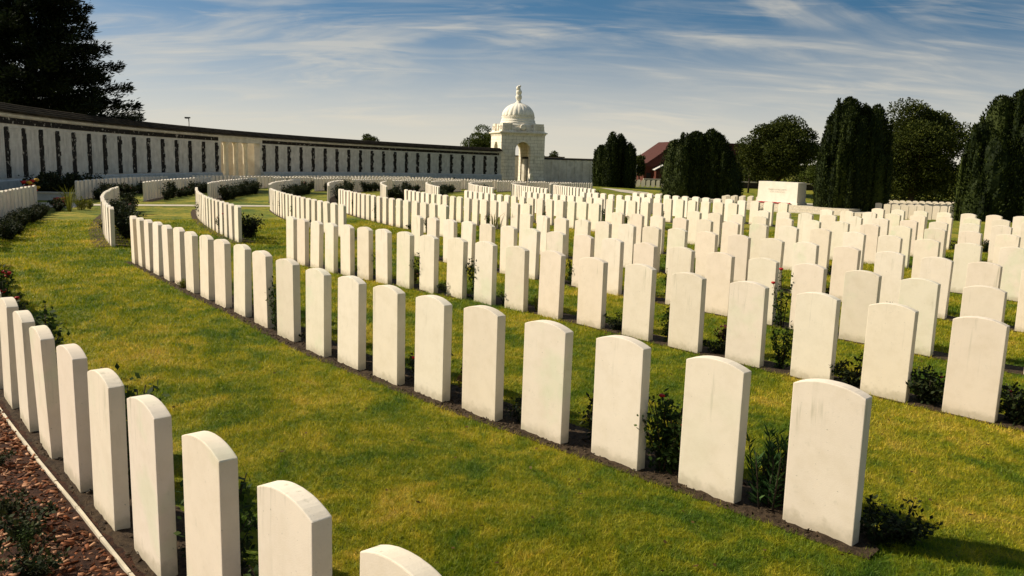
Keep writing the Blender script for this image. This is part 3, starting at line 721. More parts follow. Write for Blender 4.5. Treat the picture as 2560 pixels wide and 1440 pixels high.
# buttress stub seen at the right jamb
mb = MB(); mb.box(-.35, .35, -.35, .35, -.2, 1.2, TOWER, taper=.2); o = mb.build('gate_stone'); xg, yg = 1.9, 101.5; o.location = (xg, yg, g(xg, yg)); o.rotation_euler.z = .3
tag(o, 'small pale upright stone before the right side of the pavilion arch', 'stone')

# ------------------------------------------------------------------ Stone of Remembrance on its steps
SX, SY = 17.75, 54.6; SZ = ZO-2.60; sr = math.radians(42+90-180)   # long side faces out toward the rows
srz = math.atan2(-.67, -.74)+PI/2
rem = empty('altar_stone', (SX, SY, SZ), srz); rem['label'] = 'large cream altar-shaped memorial stone on steps before the dark yew'; rem['category'] = 'memorial stone'
mb = MB(); mb.box(-1.52, 1.52, -.62, .62, .001, .14, ALTAR, taper=0); mb.build('base', rem)
mb = MB(); mb.box(-1.45, 1.45, -.56, .56, .141, 1.44, ALTAR, taper=.02); mb.build('block', rem)
def lettering(txt, size, loc, rx, m, parent, name):
    cu = bpy.data.curves.new('t', 'FONT'); cu.body = txt; cu.size = size; cu.align_x = 'CENTER'; cu.extrude = .002
    tmp = bpy.data.objects.new('t', cu); COL.objects.link(tmp); bpy.context.view_layer.update()
    me = bpy.data.meshes.new_from_object(tmp.evaluated_get(bpy.context.evaluated_depsgraph_get())); bpy.data.objects.remove(tmp); me.materials.clear(); me.materials.append(m)
    o = obj(name, me, parent); o.location = loc; o.rotation_euler = (rx, 0, 0); return o
lettering('THEIR NAME LIVETH\nFOR EVERMORE', .15, (0, -.553, .88), PI/2, flat('incised_letters', (.66, .57, .46)), rem, 'inscription')
st = empty('stone_steps', (SX, SY, SZ), srz); st['label'] = 'broad pale stone steps under and right of the cream altar stone'; st['category'] = 'steps'
for i in range(4):
    mb = MB(); e = i*.55; h = .17
    mb.box(-2.3-e, 5.2+e*1.9, -1.05-e, 3.0+e, -h*(i+1), -h*i-.001*(i > 0), KERB); mb.build('step', st)
mb = MB()
for i in range(34):
    T = Matrix.Translation((-1.45+i*.075, -.70+random.uniform(-.02, .02), .05+random.uniform(0, .03)))
    mb.lathe([(.02, -.03), (.06, -.01), (.065, .02), (.03, .045)], RED, 7, T)
o = mb.build('wreath_row'); o.location = (SX, SY, SZ); o.rotation_euler.z = srz; tag(o, 'row of red poppy wreaths laid along the foot of the altar stone', 'wreaths')

# ------------------------------------------------------------------ paths
def rp(R, a): return ring(R, a)
mb = MB(); ringstrip(mb, 46, 73.2, 196.75, 197.65, .5, .012, PATH, nr=26)
o = mb.build('path'); tag(o, kind='structure')
patch('path', [rp(69.6, 198.8), rp(73.6, 198.8), rp(73.6, 196.2), rp(69.6, 196.2)], .018, PATH)
patch('path', [(10.2, 78.5), (18.5, 80), (19, 88), (9.2, 90)], .014, PATH)
patch('path', [(9.5, 79), (12.5, 66), (15, 66.5), (12.5, 80)], .018, PATH)
mb = MB()
for q in range(3): mb.box(-1.6-q*.3, 1.6+q*.3, -1-q*.35, 1+q*.35, -.1-.13*q, .30-.13*q-.001*q, KERB)
o = mb.build('stone_steps'); o.location = (16.3, 72.6, g(16.3, 72.6)); o.rotation_euler.z = -.25; tag(o, 'low pale stone steps left of the broad clipped yew', 'steps')
xk, yk = ring(72.2, 194.3)
mb = MB(); mb.box(-1.5, 1.5, -.16, .16, -.2, .26, PLINTH); mb.box(-1.55, 1.55, -.19, .19, .2605, .33, KERB)
o = mb.build('low_wall'); o.location = (xk, yk, g(xk, yk)); o.rotation_euler.z = .12; tag(o, 'low grey stone kerb wall beside the pale path at far left', 'wall')

# ------------------------------------------------------------------ headstones of the far right plots
def plot(pts, name, label, sc=1):
    ls = [(x, y, g(x, y), an) for x, y, an in pts]; return bulk(ls, name, label)
pts = []
for r in range(4):
    for c in range(14): pts.append((21.6+c*.60+r*.5, 46.2+c*.30+r*2.3, (-.75 if c < 7 else .30)+random.gauss(0, .03)))
for c in range(26): pts.append((24.6+c*.46, 62.0-c*.05, -.80+random.gauss(0, .02)))
for c in range(22): pts.append((26.5+c*.5, 66-c*.05, -.80))
for r in range(4):
    for c in range(7): pts.append((15.6+c*.62+r*.5, 61+r*1.6-c*.06, -.80))
plot(pts, 'distant_headstones', 'pale headstones massed behind the dark yews at the right')
pts = []
for r in range(2):
    for c in range(13): pts.append((13.2+c*.62, 101+r*3.2, -.35))
plot(pts, 'distant_headstones', 'short rows of pale headstones between the two left clipped yews')

# ------------------------------------------------------------------ trees
def yprof(t): return np.clip((t+.25)/.55, 0, 1)**.4*np.sqrt(np.clip(1-t**7, 0, 1))*(1-.22*t)
def spindle(n, cx, cy, z0, h, r, pw=.75, bulge=.55):
    t = rng.uniform(0, 1, n)**.85; a_ = rng.uniform(0, 2*PI, n)
    prof = yprof(t)
    rr = r*prof*rng.uniform(.82, 1.06, n)*(1+.12*np.sin(a_*5+t*9))
    P = np.stack([cx+rr*np.cos(a_), cy+rr*np.sin(a_), z0+t*h], -1)
    nr = np.stack([np.cos(a_), np.sin(a_), np.full(n, .15)], -1); return P, nr
def yew(name, x, y, plumes, lsize, label, per, fol=F_YEW, sink=0):
    z = g(x, y)-sink; root = empty(name, (x, y, z)); root['label'] = label; root['category'] = 'tree'
    V = []; core = MB(); more = []
    for px, py, ph, pr, pz in plumes:
        for q in range(5):
            b_ = random.uniform(0, 2*PI); o__ = pr*random.uniform(.55, .95); more.append((px+o__*math.cos(b_), py+o__*math.sin(b_), ph*random.uniform(.60, .99), pr*random.uniform(.24, .36), pz))
    for px, py, ph, pr, pz in list(plumes)+more:
        n = int(per*(ph*pr)); P, nr = spindle(n, px, py, pz, ph, pr)
        V.append(leaves(P, lsize, np.array([0, 0, 1.])+nr*.55, .42, .42, nr))
        prof = [(max(.02, pr*.86*float(yprof(t))), pz+ph*t) for t in [i/12 for i in range(12)]+[.975]]
        sd_ = random.uniform(0, 6)
        core.lathe(prof, F_YEW, 14, Matrix.Translation((px, py, 0)), mod=lambda a, zz, s=sd_: 1+.10*math.sin(a*4+zz*2.3+s)+.06*math.sin(a*9+zz*5), smooth=False)
    V = np.concatenate(V); crown = obj('crown', npmesh('crown', V, 4, fol), root)
    core.build('inner_foliage', root)
    tr = MB(); tr.tube([(0, 0, -.3), (.05, 0, 1.2), (0, .05, 2.2)], [.35, .28, .15], TRUNK, 9); tr.build('trunk', root)
    return root
def plumeset(w, d, h, n, seed, lean=0., toph=None):
    r = random.Random(seed); out = []
    for i in range(n):
        t = (i+.5)/n*2-1; px = t*w*.40+r.uniform(-.08, .08)*w; py = r.uniform(-.35, .35)*d
        hh = h*(toph(t) if toph else 1-.18*t*t)*r.uniform(.93, 1.0)
        out.append((px, py, hh, max(w*r.uniform(.16, .21), .72), -.15))
    for i in range(n):                         # short outer shoots filling the skirt
        t = r.uniform(-1, 1); out.append((t*w*.36, r.choice((-1, 1))*d*r.uniform(.25, .42), h*r.uniform(.45, .78), w*r.uniform(.15, .22), -.15))
    return out
def addyew(px, base, d, w, h, n, seed, label, toph=None, dep=None, ls=.22, per=520):
    x = (px-1280)/2034.73*d*1.0; return yew('yew_tree', x, d, plumeset(w, dep or w*.8, h, n, seed, toph=toph), ls, label, per)
addyew(1524, 465, 97, 4.4, 6.4, 6, 3, 'dark clipped upright yew nearest the plain wall and pavilion', lambda t: 1.0-.35*max(0, -t-.25)-.35*max(0, t-.3), per=420)
addyew(1738, 490, 76, 6.6, 6.7, 10, 5, 'broad flat-topped dark yew right of the red-brick house', lambda t: .93+.07*math.sin(t*3+1.5)-.15*max(0, -t-.8), dep=4.5, per=420)
yew('yew_tree', 21.5, 52.5, [(-.75, -.3, 7.35, 1.0, -.15), (-1.15, .2, 6.8, .9, -.15), (-.2, .3, 7.25, 1.0, -.15), (.35, -.1, 6.75, .85, -.15), (.9, -.5, 6.7, .8, -.15), (-.2, -.8, 6.2, .9, -.15), (-1.65, 0, 5.6, .65, -.15), (-1.9, -.3, 4.2, .6, -.15), (1.25, .2, 7.0, .85, -.15), (.75, -.2, 6.4, .8, -.15), (1.55, -.1, 6.1, .65, -.15), (.2, -.8, 4.6, .8, -.15), (1.2, -.8, 4.2, .8, -.15), (-1.0, -.9, 4.8, .8, -.15), (-1.7, -.6, 3.2, .6, -.15), (.2, .6, 6.0, .9, -.15), (1.0, .8, 5.0, .9, -.15)], .17,
    'tall dark yew with a split crown just right of the altar stone', 620)
yew('yew_tree', 24.2, 40.2, [(-.9, 0, 6.2, 1.0, -.15), (.1, 0, 6.5, 1.1, -.15), (1.0, .2, 6.6, 1.1, -.15), (-1.6, 0, 5.0, .8, -.15), (-2.0, -.1, 4.3, .55, -.15), (-1.3, -.8, 4.4, .9, -.15), (.0, -1.0, 5.2, 1.0, -.15), (1.0, -1.0, 5.4, 1.0, -.15), (2.0, 0, 6.6, 1.0, -.15), (-1.9, -.6, 2.7, .7, -.15), (-.5, .9, 5.5, 1.1, -.15), (1.2, 1.0, 5.6, 1.1, -.15)], .15,
    'very tall dark yew cut off by the right edge', 620)
def blobtree(name, x, y, h, w, label, n, ls, fol, seed, trunk=.3, cbot=.22, nb=26, tall=1., z=None):
    r = np.random.default_rng(seed); zz = g(x, y) if z is None else z; root = empty(name, (x, y, zz)); root['label'] = label; root['category'] = 'tree'
    tr = MB(); cz = h*(cbot+1)/2; rz_ = h*(1-cbot)/2*tall
    tr.tube([(0, 0, -.3), (.05, .02, h*cbot), (-.05, 0, cz), (.05, .05, h*.85)], [trunk, trunk*.8, trunk*.5, trunk*.12], TRUNK, 9)
    Vs = []; C_ = []
    for i in range(nb):
        d = unit(r.normal(size=3)); rad = r.uniform(.45, .92) if i > 5 else .3
        c = np.array([d[0]*w/2*rad, d[1]*w/2*rad, cz+d[2]*rz_*rad*.95]); br = w*r.uniform(.15, .24)
        C_.append((c, br))
        if i % 3 == 0: tr.tube([(0, 0, h*cbot*1.05), (c[0]*.5, c[1]*.5, (h*cbot+c[2])/2), tuple(c)], [trunk*.4, trunk*.22, .03], TRUNK, 6)
    for c, br in C_:
        m = int(n/nb); d = unit(r.normal(size=(m, 3))); d[:, 2] = np.abs(d[:, 2])*np.where(r.uniform(size=m) < .72, 1, -1)
        rr = br*r.uniform(.35, 1.12, (m, 1))**.6; P = c+d*rr*np.array([1.1, 1.1, .8]); Vs.append(leaves(P, ls, d+np.array([0, 0, -.1]), .9, .6))
    obj('crown', npmesh('crown', np.concatenate(Vs), 4, fol), root); tr.build('trunk', root); return root
def X_(px, d): return (px-1280)/2034.73*d
blobtree('round_tree', X_(1928, 92), 92, 8.3, 7.6, 'round-headed dark tree standing behind the altar stone', 60000, .22, F_TREE, 4, .25, .16, 40)
blobtree('round_tree', X_(1858, 94), 94, 6.6, 2.7, 'slim dark tree hard against the left of the round-headed tree', 7000, .22, F_TREE, 14, .12, .2, 14)
blobtree('round_tree', X_(2262, 74), 74, 9.1, 7.9, 'wide dark round tree rising behind the split-crowned yew', 70000, .19, F_TREE, 6, .3, .12, 46)
blobtree('small_tree', X_(2028, 105), 105, 5.2, 4.2, 'small lighter green tree between the round tree and split yew', 6000, .24, F_LITE, 8, .12, .05, 16)
blobtree('small_tree', X_(2420, 70), 70, 5.0, 3.2, 'low dark bushy tree in the gap left of the edge yew', 6000, .2, F_TREE, 9, .12, .02, 14)
blobtree('small_tree', X_(1586, 118), 118, 5.2, 2.6, 'small dark tree showing at the right side of the first yew', 4000, .25, F_TREE, 10, .1, .05, 12)
blobtree('small_tree', X_(1200, 126), 126, 7.9, 5.4, 'leafy green tree rising behind the wall left of the pavilion', 16000, .22, F_LITE, 12, .15, .1, 26)
blobtree('small_tree', X_(914, 122), 122, 6.7, 3.0, 'dark treetop just showing above the memorial wall', 4000, .22, F_TREE, 13, .12, .3, 12)
blobtree('small_tree', X_(1371, 150), 150, 5.0, 3.0, 'tiny treetop at the right shoulder of the pavilion', 3000, .25, F_TREE, 15, .12, .2, 10)
for q, (px, d, h, ww) in enumerate(((1880, 118, 3.6, 9), (1990, 122, 3.8, 10), (2150, 110, 4.0, 10), (2330, 88, 3.2, 9), (2420, 84, 3.6, 8), (2240, 92, 3.3, 8), (2540, 80, 4.4, 8))):
    blobtree('background_bush', X_(px, d), d, h, ww, ['dark bush beyond the altar stone, furthest left', 'dark bush behind the round tree trunk', 'dark bush behind the split yew', 'dark bush under the wide round tree', 'dark bush right of the wide round tree', 'dark bush at the foot of the wide round tree, left', 'dark bush behind the edge yew'][q], 6000, .26, F_TREE, 40+q, .1, -.05, 18, .9)
# cedar behind the wall at left
cx_, cy_ = -29.6, 50.5; ch = 15.2
root = empty('cedar_tree', (cx_, cy_, g(cx_, cy_))); root['label'] = 'big dark conifer with layered branches rising behind the wall at left'; root['category'] = 'tree'
tr = MB(); tr.tube([(0, 0, -.3), (.1, 0, 5), (0, .1, 10), (0, 0, ch)], [.45, .34, .2, .03], TRUNK, 10); Vs = []
for i in range(190):
    t = i/190; zb = 2.9+t*(ch-3.3)+random.uniform(-.35, .35); Rm = 6.7*(1-t)**.92+.5; a_ = i*2.39996+random.uniform(-.3, .3); R_ = Rm*random.uniform(.70, 1.06); R_ = min(R_, 5.6/max(.2, math.cos(a_))) if zb < 6.2 else R_
    up = .10+.16*t; d = np.array([math.cos(a_), math.sin(a_), 0])
    tip = d*R_+np.array([0, 0, zb+R_*up]); mid = d*R_*.5+np.array([0, 0, zb+R_*.5*up+.12])
    tr.tube([(0, 0, zb), tuple(mid), tuple(tip)], [.09*(1-t)+.02, .05*(1-t)+.015, .008], TRUNK, 5)
    m = int(150+R_*150); s_ = rng.uniform(.12, 1.0, m)**.75; sd2 = np.array([-d[1], d[0], 0]); wd = (.14+.34*R_*.36*np.sin(PI*np.clip(s_, 0, .96)))*rng.normal(size=m)*.62
    base = d[None]*(s_*R_)[:, None]+np.array([0, 0, 1.])[None]*(zb+s_*R_*up+.12*np.sin(PI*s_)-np.abs(wd)*.22+rng.normal(size=m)*.17)[:, None]+sd2[None]*wd[:, None]
    dr = d[None]*.75+sd2[None]*np.sign(wd)[:, None]*.55+np.array([0, 0, .28]); Vs.append(leaves(base, .30, dr, .34, .28, np.array([0, 0, 1.])))
obj('crown', npmesh('crown', np.concatenate(Vs), 4, F_CED), root); tr.build('trunk', root)

# ------------------------------------------------------------------ house, lamps, pier, distant wall
hx, hy = X_(1700, 128), 128; hz_ = g(hx, hy)
h = empty('brick_house', (hx, hy, hz_), math.radians(8)); h['label'] = 'red-brown brick house with a steep tiled roof between the yews'; h['category'] = 'house'
mb = MB(); mb.box(-7.6, 9, -3, 6, -.5, 2.6, BRICK); mb.build('wall', h)
mb = MB(); mb.poly([(-8.0, 2.45), (-2.6, 6.3), (8.2, 6.3), (9.3, 2.45)], -3.2, 6.2, REDTILE); mb.build('roof', h)
mb = MB(); mb.poly([(-6.2, -.3), (-6.2, 1.9), (-4.2, 3.0), (-2.0, 2.5), (-2.0, -.3)], -4.6, -3.25, BRICK); mb.build('extension', h)
mb = MB(); mb.poly([(-6.4, 1.95), (-4.2, 3.1), (-1.8, 2.56), (-1.8, 2.66), (-4.2, 3.22), (-6.4, 2.07)], -4.75, -3.2, WHITEP); mb.build('gutter', h)
mb = MB(); mb.box(-4.2, -2.2, -4.66, -4.605, -.2, 1.1, KERB); mb.build('door', h)
mb = MB(); mb.box(-7.2, -6.5, -3.06, -3.005, .3, 1.5, DARKW); mb.build('window', h)
def lamp(px, d, ztop, label):
    x = X_(px, d); z0 = g(x, d); o = empty('street_lamp', (x, d, z0)); o['label'] = label; o['category'] = 'street lamp'; hh = ztop+ZO-z0
    mb = MB(); mb.tube([(0, 0, -.2), (0, 0, 2), (0, 0, hh-.1)], [.07, .055, .045], METAL, 8); mb.build('pole', o)
    mb = MB(); mb.box(-.36, .12, -.12, .12, hh-.1, hh+.02, METAL); mb.box(-.34, -.02, -.09, .09, hh-.14, hh-.1005, METAL); mb.build('lamp_head', o)
lamp(474, 80, 2.72, 'thin dark street lamp sticking up behind the wall near the cedar')
lamp(1163, 116, 2.28, 'small street lamp head above the wall beside the green tree')
mb = MB(); xq, yq = X_(1575, 108), 108; mb.box(-.22, .22, -.22, .22, -.2, 2.5, KERB, taper=.02); mb.box(-.28, .28, -.28, .28, 2.501, 2.65, KERB); o = mb.build('gate_pier'); o.location = (xq, yq, g(xq, yq))
tag(o, 'pale square stone gate pier at the right of the first yew', 'pier')
mb = MB(); x0, x1, yy = 17.0, 44.0, 109.0; zz = g(22, 109)
mb.box(x0, x1, yy, yy+.4, zz-.3, zz+.75, ROOFT); mb.box(x0, x1, yy-.06, yy+.46, zz+.751, zz+.88, KERB); tag(mb.build('boundary_wall'), 'low dark boundary wall with pale coping behind the clipped yews', 'wall')
patch('road', [(17, 113), (60, 113), (60, 121), (17, 121)], .03, simple('asphalt', (.05, .05, .05), (.075, .072, .07), 6), label=None)

# ------------------------------------------------------------------ planting
def rosebush(seed, h, w, nleaf, ls=.034, fol=F_ROSE, stems=9, upright=.8):
    """meshes of one bush: stems, leaves and flower spots"""
    r = random.Random(seed); rr = np.random.default_rng(seed); mb = MB(); pts = []
    tips = []
    for i in range(stems):
        a_ = r.uniform(0, 2*PI); rad = w*r.uniform(.15, .55); hh = h*r.uniform(.6, 1.0)
        p = [(r.uniform(-.03, .03), r.uniform(-.03, .03), -.02), (rad*.35*math.cos(a_), rad*.35*math.sin(a_), hh*.45), (rad*math.cos(a_), rad*math.sin(a_), hh)]
        mb.tube(p, [.006, .005, .0025], TRUNK, 4); tips.append(p[2])
        for q in range(10): t = r.uniform(.15, 1); a1, a2, a3 = [np.array(v) for v in p]; pts.append((1-t)**2*a1+2*t*(1-t)*a2+t*t*a3)
    pts = np.array(pts); n = nleaf; n = int(nleaf*1.5); c = pts[rr.integers(0, len(pts), n)]+np.clip(rr.normal(size=(n, 3)), -1.5, 1.5)*np.array([w, w, h])*.075; c[:, 2] = np.clip(c[:, 2], .01, None)
    V = leaves(c, ls, unit(rr.normal(size=(n, 3))+np.array([0, 0, .25])), .4, .62, np.array([0, 0, 1.]))
    return mb.mesh('stems'), npmesh('foliage', V, 4, fol), tips
def bloom_mesh(name, tips, m, rad, k, seed):
    r = random.Random(seed); mb = MB()
    mb.lathe([(rad*.25, -rad*.5), (rad*.8, -rad*.1), (rad, rad*.25), (rad*.75, rad*.55), (rad*.3, rad*.65), (rad*.12, rad*.45)], m, 9, mod=lambda a, z: 1+.16*math.sin(a*3+z*90))
    me = mb.mesh(name); out = []
    for p in r.sample(tips, min(k, len(tips))):
        out.append((p[0], p[1], p[2]+.008))
        if k > 2: out.append((p[0]+r.uniform(-.04, .04), p[1]+r.uniform(-.04, .04), p[2]+r.uniform(-.02, .02)))
    return me, out
def spiky(seed, h, w, nst, fol, ls=.09):
    r = random.Random(seed); rr = np.random.default_rng(seed); mb = MB(); P = []; D = []
    for i in range(nst):
        a_ = r.uniform(0, 2*PI); rad = w*r.uniform(0, .5); hh = h*r.uniform(.55, 1); p0 = np.array([rad*.5*math.cos(a_), rad*.5*math.sin(a_), -.02]); p1 = np.array([rad*math.cos(a_), rad*math.sin(a_), hh])
        mb.tube([tuple(p0), tuple((p0+p1)/2), tuple(p1)], [.005, .004, .002], TRUNK, 4)
        for q in range(34):
            t = r.uniform(.12, 1); b = r.uniform(0, 2*PI); P.append(p0*(1-t)+p1*t); D.append((math.cos(b), math.sin(b), .55+.8*t))
    return mb.mesh('stems'), npmesh('foliage', leaves(np.array(P), ls, np.array(D), .2, .16), 4, fol), []
def tuft(seed, h, n, fol):
    r = np.random.default_rng(seed); V = []
    for i in range(n):
        a_ = r.uniform(0, 2*PI); l = h*r.uniform(.6, 1.1); b = r.uniform(.15, .6); d = np.array([math.cos(a_), math.sin(a_), 0]); s_ = np.array([-d[1], d[0], 0])*.008
        p0 = d*.03; p1 = d*l*b*.5+np.array([0, 0, l*.6]); p2 = d*l*b*1.3+np.array([0, 0, l*.9])
        V += [[p0-s_, p0+s_, p1+s_*.8, p1-s_*.8], [p1-s_*.8, p1+s_*.8, p2+s_*.1, p2-s_*.1]]
    return None, npmesh('foliage', np.array(V), 4, fol), []
KINDS = {}
def kind(name, fn, blooms=None):
    st_, lf, tips = fn; KINDS[name] = (st_, lf, bloom_mesh('bloom', tips, *blooms, 5) if blooms else None)
kind('rose', rosebush(1, .46, .40, 620), (RED, .020, 2))
kind('redrose', rosebush(21, .50, .42, 620), (RED, .030, 9))
kind('rose2', rosebush(2, .36, .36, 480, fol=F_DARK), (RED, .018, 1))
kind('rose3', rosebush(3, .55, .34, 420, .04), None)
kind('talls', rosebush(4, .66, .26, 240, .036, stems=5), (RED, .026, 2))
kind('low', rosebush(5, .20, .36, 420, .030, F_DARK, 10), None)
kind('bronze', rosebush(6, .26, .34, 380, .035, F_BRON, 10), (PINK, .014, 3))
kind('spike', spiky(7, .33, .34, 30, F_SPK, .055), None)
kind('spike2', spiky(8, .26, .30, 11, F_YG, .07), (None) )
kind('iris', tuft(9, .52, 26, F_YG), None)
kind('shrub', rosebush(10, .46, .60, 900, .055, F_DARK, 16), None)
kind('shrub2', rosebush(11, .54, .52, 850, .055, F_DARK, 14), None)
kind('shrub3', rosebush(12, .40, .60, 900, .055, F_DARK, 16), (PINK, .035, 2))
NAMES = dict(redrose='rose_bush', rose='rose_bush', rose2='rose_bush', rose3='rose_bush', talls='rose_bush', low='low_plant', bronze='low_plant', spike='leafy_perennial', spike2='leafy_perennial', iris='grassy_plant', shrub='dark_shrub', shrub2='dark_shrub', shrub3='dark_shrub')
LOOK = dict(redrose='rose bush crowded with bright red blooms', rose='red-flowered rose bush', rose2='dark low rose bush with red blooms', rose3='tall open green rose bush', talls='single tall red rose', low='low dark leafy plant', bronze='low bronze-leaved plant with pink flowers',
            spike='bushy green plant with narrow whorled leaves', spike2='yellow-green narrow-leaved plant', iris='yellow-green grassy tuft', shrub='dark leafy shrub', shrub2='taller dark shrub', shrub3='dark shrub with pink flowers')
CATS = dict(rose_bush='rose bush', low_plant='plant', leafy_perennial='plant', grassy_plant='plant', dark_shrub='shrub')
used = set()
def plant(kd, x, y, sc, label, group=None):
    st_, lf, bl = KINDS[kd]; o = empty(NAMES[kd], (x, y, g(x, y)), random.uniform(0, 6.28)); o.scale = (sc*random.uniform(.9, 1.1), sc*random.uniform(.9, 1.1), sc*random.uniform(.88, 1.15))
    if label in used: label = label.replace(' beside ', ' close by ')
    if label in used: label = label.replace(' close by ', ' further behind ')
    used.add(label); tag(o, label, CATS[NAMES[kd]], group)
    for nm, me in (('stems', st_), ('foliage', lf)):
        if me: obj(nm, me, o)
    for p in (bl[1] if bl else ()): obj('bloom', bl[0], o).location = p
    return o
def ppos(k, b, i, along=0., inn=.26):          # beside headstone i: 'along' metres past its left corner, 'inn' metres toward the centre
    s = [q for q in stones if q[3] == k and q[4] == b and q[5] == i][0]; x, y, an = s[:3]; t = (math.cos(an), math.sin(an)); n = (-t[1], t[0])
    return x+t[0]*along+n[0]*inn, y+t[1]*along+n[1]*inn
def rowname(k, b): return {'front': 'front row %d' % (k+1), 'middle': 'middle row %d' % (k+1)}[b] if k >= 0 else 'the lone left row'
def pl(kd, k, b, i, along=.50, inn=.20, sc=1.):
    x, y = ppos(k, b, i, along, inn)
    end = 'left' if b == 'front' else 'path'
    w_ = ('headstone %d of the nearest long row' % (i+1)) if (k == 0 and b == 'front') else 'headstone %d of %s' % (i+1, rowname(k, b))
    plant(kd, x, y, sc, '%s beside %s' % (LOOK[kd], w_), 'plants between the headstones')
# nearest long row
for kd, i, al, inn, sc in (('spike', 19, .50, .16, 1.15), ('spike', 19, .56, .34, 1.1), ('rose3', 18, .47, .12, .78), ('rose', 18, .50, .22, 1.02), ('rose2', 17, .5, .26, 1.05), ('low', 16, .5, .2, .9), ('bronze', 15, .5, .24, 1.1), ('rose2', 14, .5, .22, 1.0), ('rose', 13, .5, .24, .95),
                           ('rose2', 12, .5, .24, .8), ('rose3', 10, .50, .06, .85), ('low', 11, .5, .2, .8), ('low', 9, .5, .2, .8), ('spike2', 5, .5, .0, .55), ('low', 20, .50, .30, 1.0), ('low', 20, .44, .16, .9)): pl(kd, 0, 'front', i, al, inn, sc)
for kd, i, sc in (('rose3', 5, .9), ('rose2', 3, .9), ('low', 4, .9), ('rose3', 7, 1.), ('bronze', 6, .9), ('low', 8, 1), ('rose3', 9, 1.1), ('low', 10, .9), ('bronze', 12, .8), ('low', 13, 1), ('rose3', 14, .75), ('low', 15, .8), ('rose3', 16, .8), ('bronze', 15, 1.), ('low', 17, 1.2), ('low', 18, 1.3), ('rose2', 18, .95), ('low', 19, 1.3), ('rose2', 19, .9), ('spike2', 11, .7)): pl(kd, 1, 'front', i, .5, .18 if kd != 'bronze' else .32, sc)
pr2 = random.Random(5)
for k in range(2, 9):
    for i in range(0, 26):
        if pr2.random() < (.42 if k < 6 else .3):
            x, y = ppos(k, 'front', i); u, v, dp = proj(x, y, g(x, y)+.3)
            if 0 < u < 2580: pl(pr2.choice(['rose', 'low', 'rose3', 'low', 'low', 'bronze', 'spike', 'rose3', 'spike2', 'low']), k, 'front', i, .5, pr2.uniform(.08, .3), pr2.uniform(.65, .95))
pl('talls', 2, 'front', 13, .50, .0, .98)
# lone left row: plants on its far side
for kd, i, al, inn, sc in (('rose3', 3, .5, .22, 1.0), ('rose3', 5, .5, .25, 1.2), ('low', 0, .5, .25, 1.2), ('rose2', 1, .5, .25, 1.1), ('rose', 2, .52, .2, .9), ('spike2', 0, .55, .2, 1.2), ('low', 3, .5, .25, 1), ('iris', 0, .66, .12, .62)): pl(kd, -1, 'front', i, al, inn, sc)
for i in range(12, 17): pl('redrose' if i in (13, 14) else 'rose2', -1, 'front', i, .3, .3+.1*(i % 2), 1.3)
pl('rose3', -1, 'front', 9, .3, .35, 1.3)
# middle block
for k, lst in {0: [(0, 'shrub'), (2, 'shrub2'), (4, 'shrub3'), (6, 'shrub'), (8, 'shrub2'), (10, 'rose'), (12, 'shrub2'), (14, 'rose2'), (15, 'shrub'), (17, 'shrub2')], 1: [(5, 'rose3'), (7, 'rose3'), (8, 'spike2'), (15, 'rose'), (16, 'talls'), (17, 'shrub')],
               2: [(2, 'rose3'), (5, 'rose3'), (9, 'rose3'), (13, 'low'), (16, 'bronze')], 3: [(4, 'rose3'), (9, 'rose3'), (14, 'low'), (16, 'rose')], 4: [(6, 'spike2'), (8, 'rose3'), (13, 'rose'), (15, 'iris')], 5: [(5, 'rose'), (9, 'rose2'), (11, 'rose'), (13, 'spike2')],
               6: [(3, 'rose'), (8, 'spike2'), (10, 'rose3'), (12, 'rose')], 7: [(2, 'rose'), (7, 'rose3'), (9, 'rose'), (12, 'rose2')], 8: [(3, 'spike2'), (8, 'rose'), (12, 'rose3')]}.items():
    for i, kd in lst:
        if any(q[3] == k and q[4] == 'middle' and q[5] == i for q in stones): pl(kd, k, 'middle', i, .5, (.45 if kd.startswith('shrub') else .1), 1.15 if kd.startswith('shrub') else 1.)
for k, i in ((4, 14),): pl('iris', k, 'middle', i, .5, -.12, 1.1)
# shrubs along the inner side of the rows beyond the path
pr3 = random.Random(9)
def shrub_at(R, a_, sc, label):
    x, y = ring(R, a_); plant(pr3.choice(['shrub', 'shrub2', 'shrub3', 'shrub', 'shrub2']), x, y, sc, label, 'shrubs behind the distant rows')
for k, ranges in {-1: [(193.9, 184.5)], 0: [(193.6, 184.5)], 1: [(193.4, 184)], 2: [(192.5, 184)], 3: [(194.6, 186)], 4: [(194.6, 187)], 5: [(191, 184)], 6: [(190, 184)], 7: [(189, 185)], 8: [(193, 189)]}.items():
    for hi, lo in ranges:
        a_ = hi; q = 0
        while a_ > lo:
            if pr3.random() < .80:
                q += 1; shrub_at(RK(k, 190)-.55-pr3.uniform(0, .3), a_, pr3.uniform(1., 1.45), 'dark shrub %d along the shaded side of curved row %d beyond the path' % (q, k+1) if k >= 0 else 'dark shrub %d along the shaded side of the outermost row beyond the path' % q)
            a_ -= pr3.uniform(.65, 1.0)
for k in range(1, 9):
    for q, a_ in enumerate((178.9, 177.6, 176.2, 174.5)):
        if pr3.random() < .8: shrub_at(RK(k, 190)-.6, a_+pr3.uniform(-.3, .3), pr3.uniform(1., 1.35), 'dark shrub %d by curved row %d in the fourth block' % (q+1, k+1))
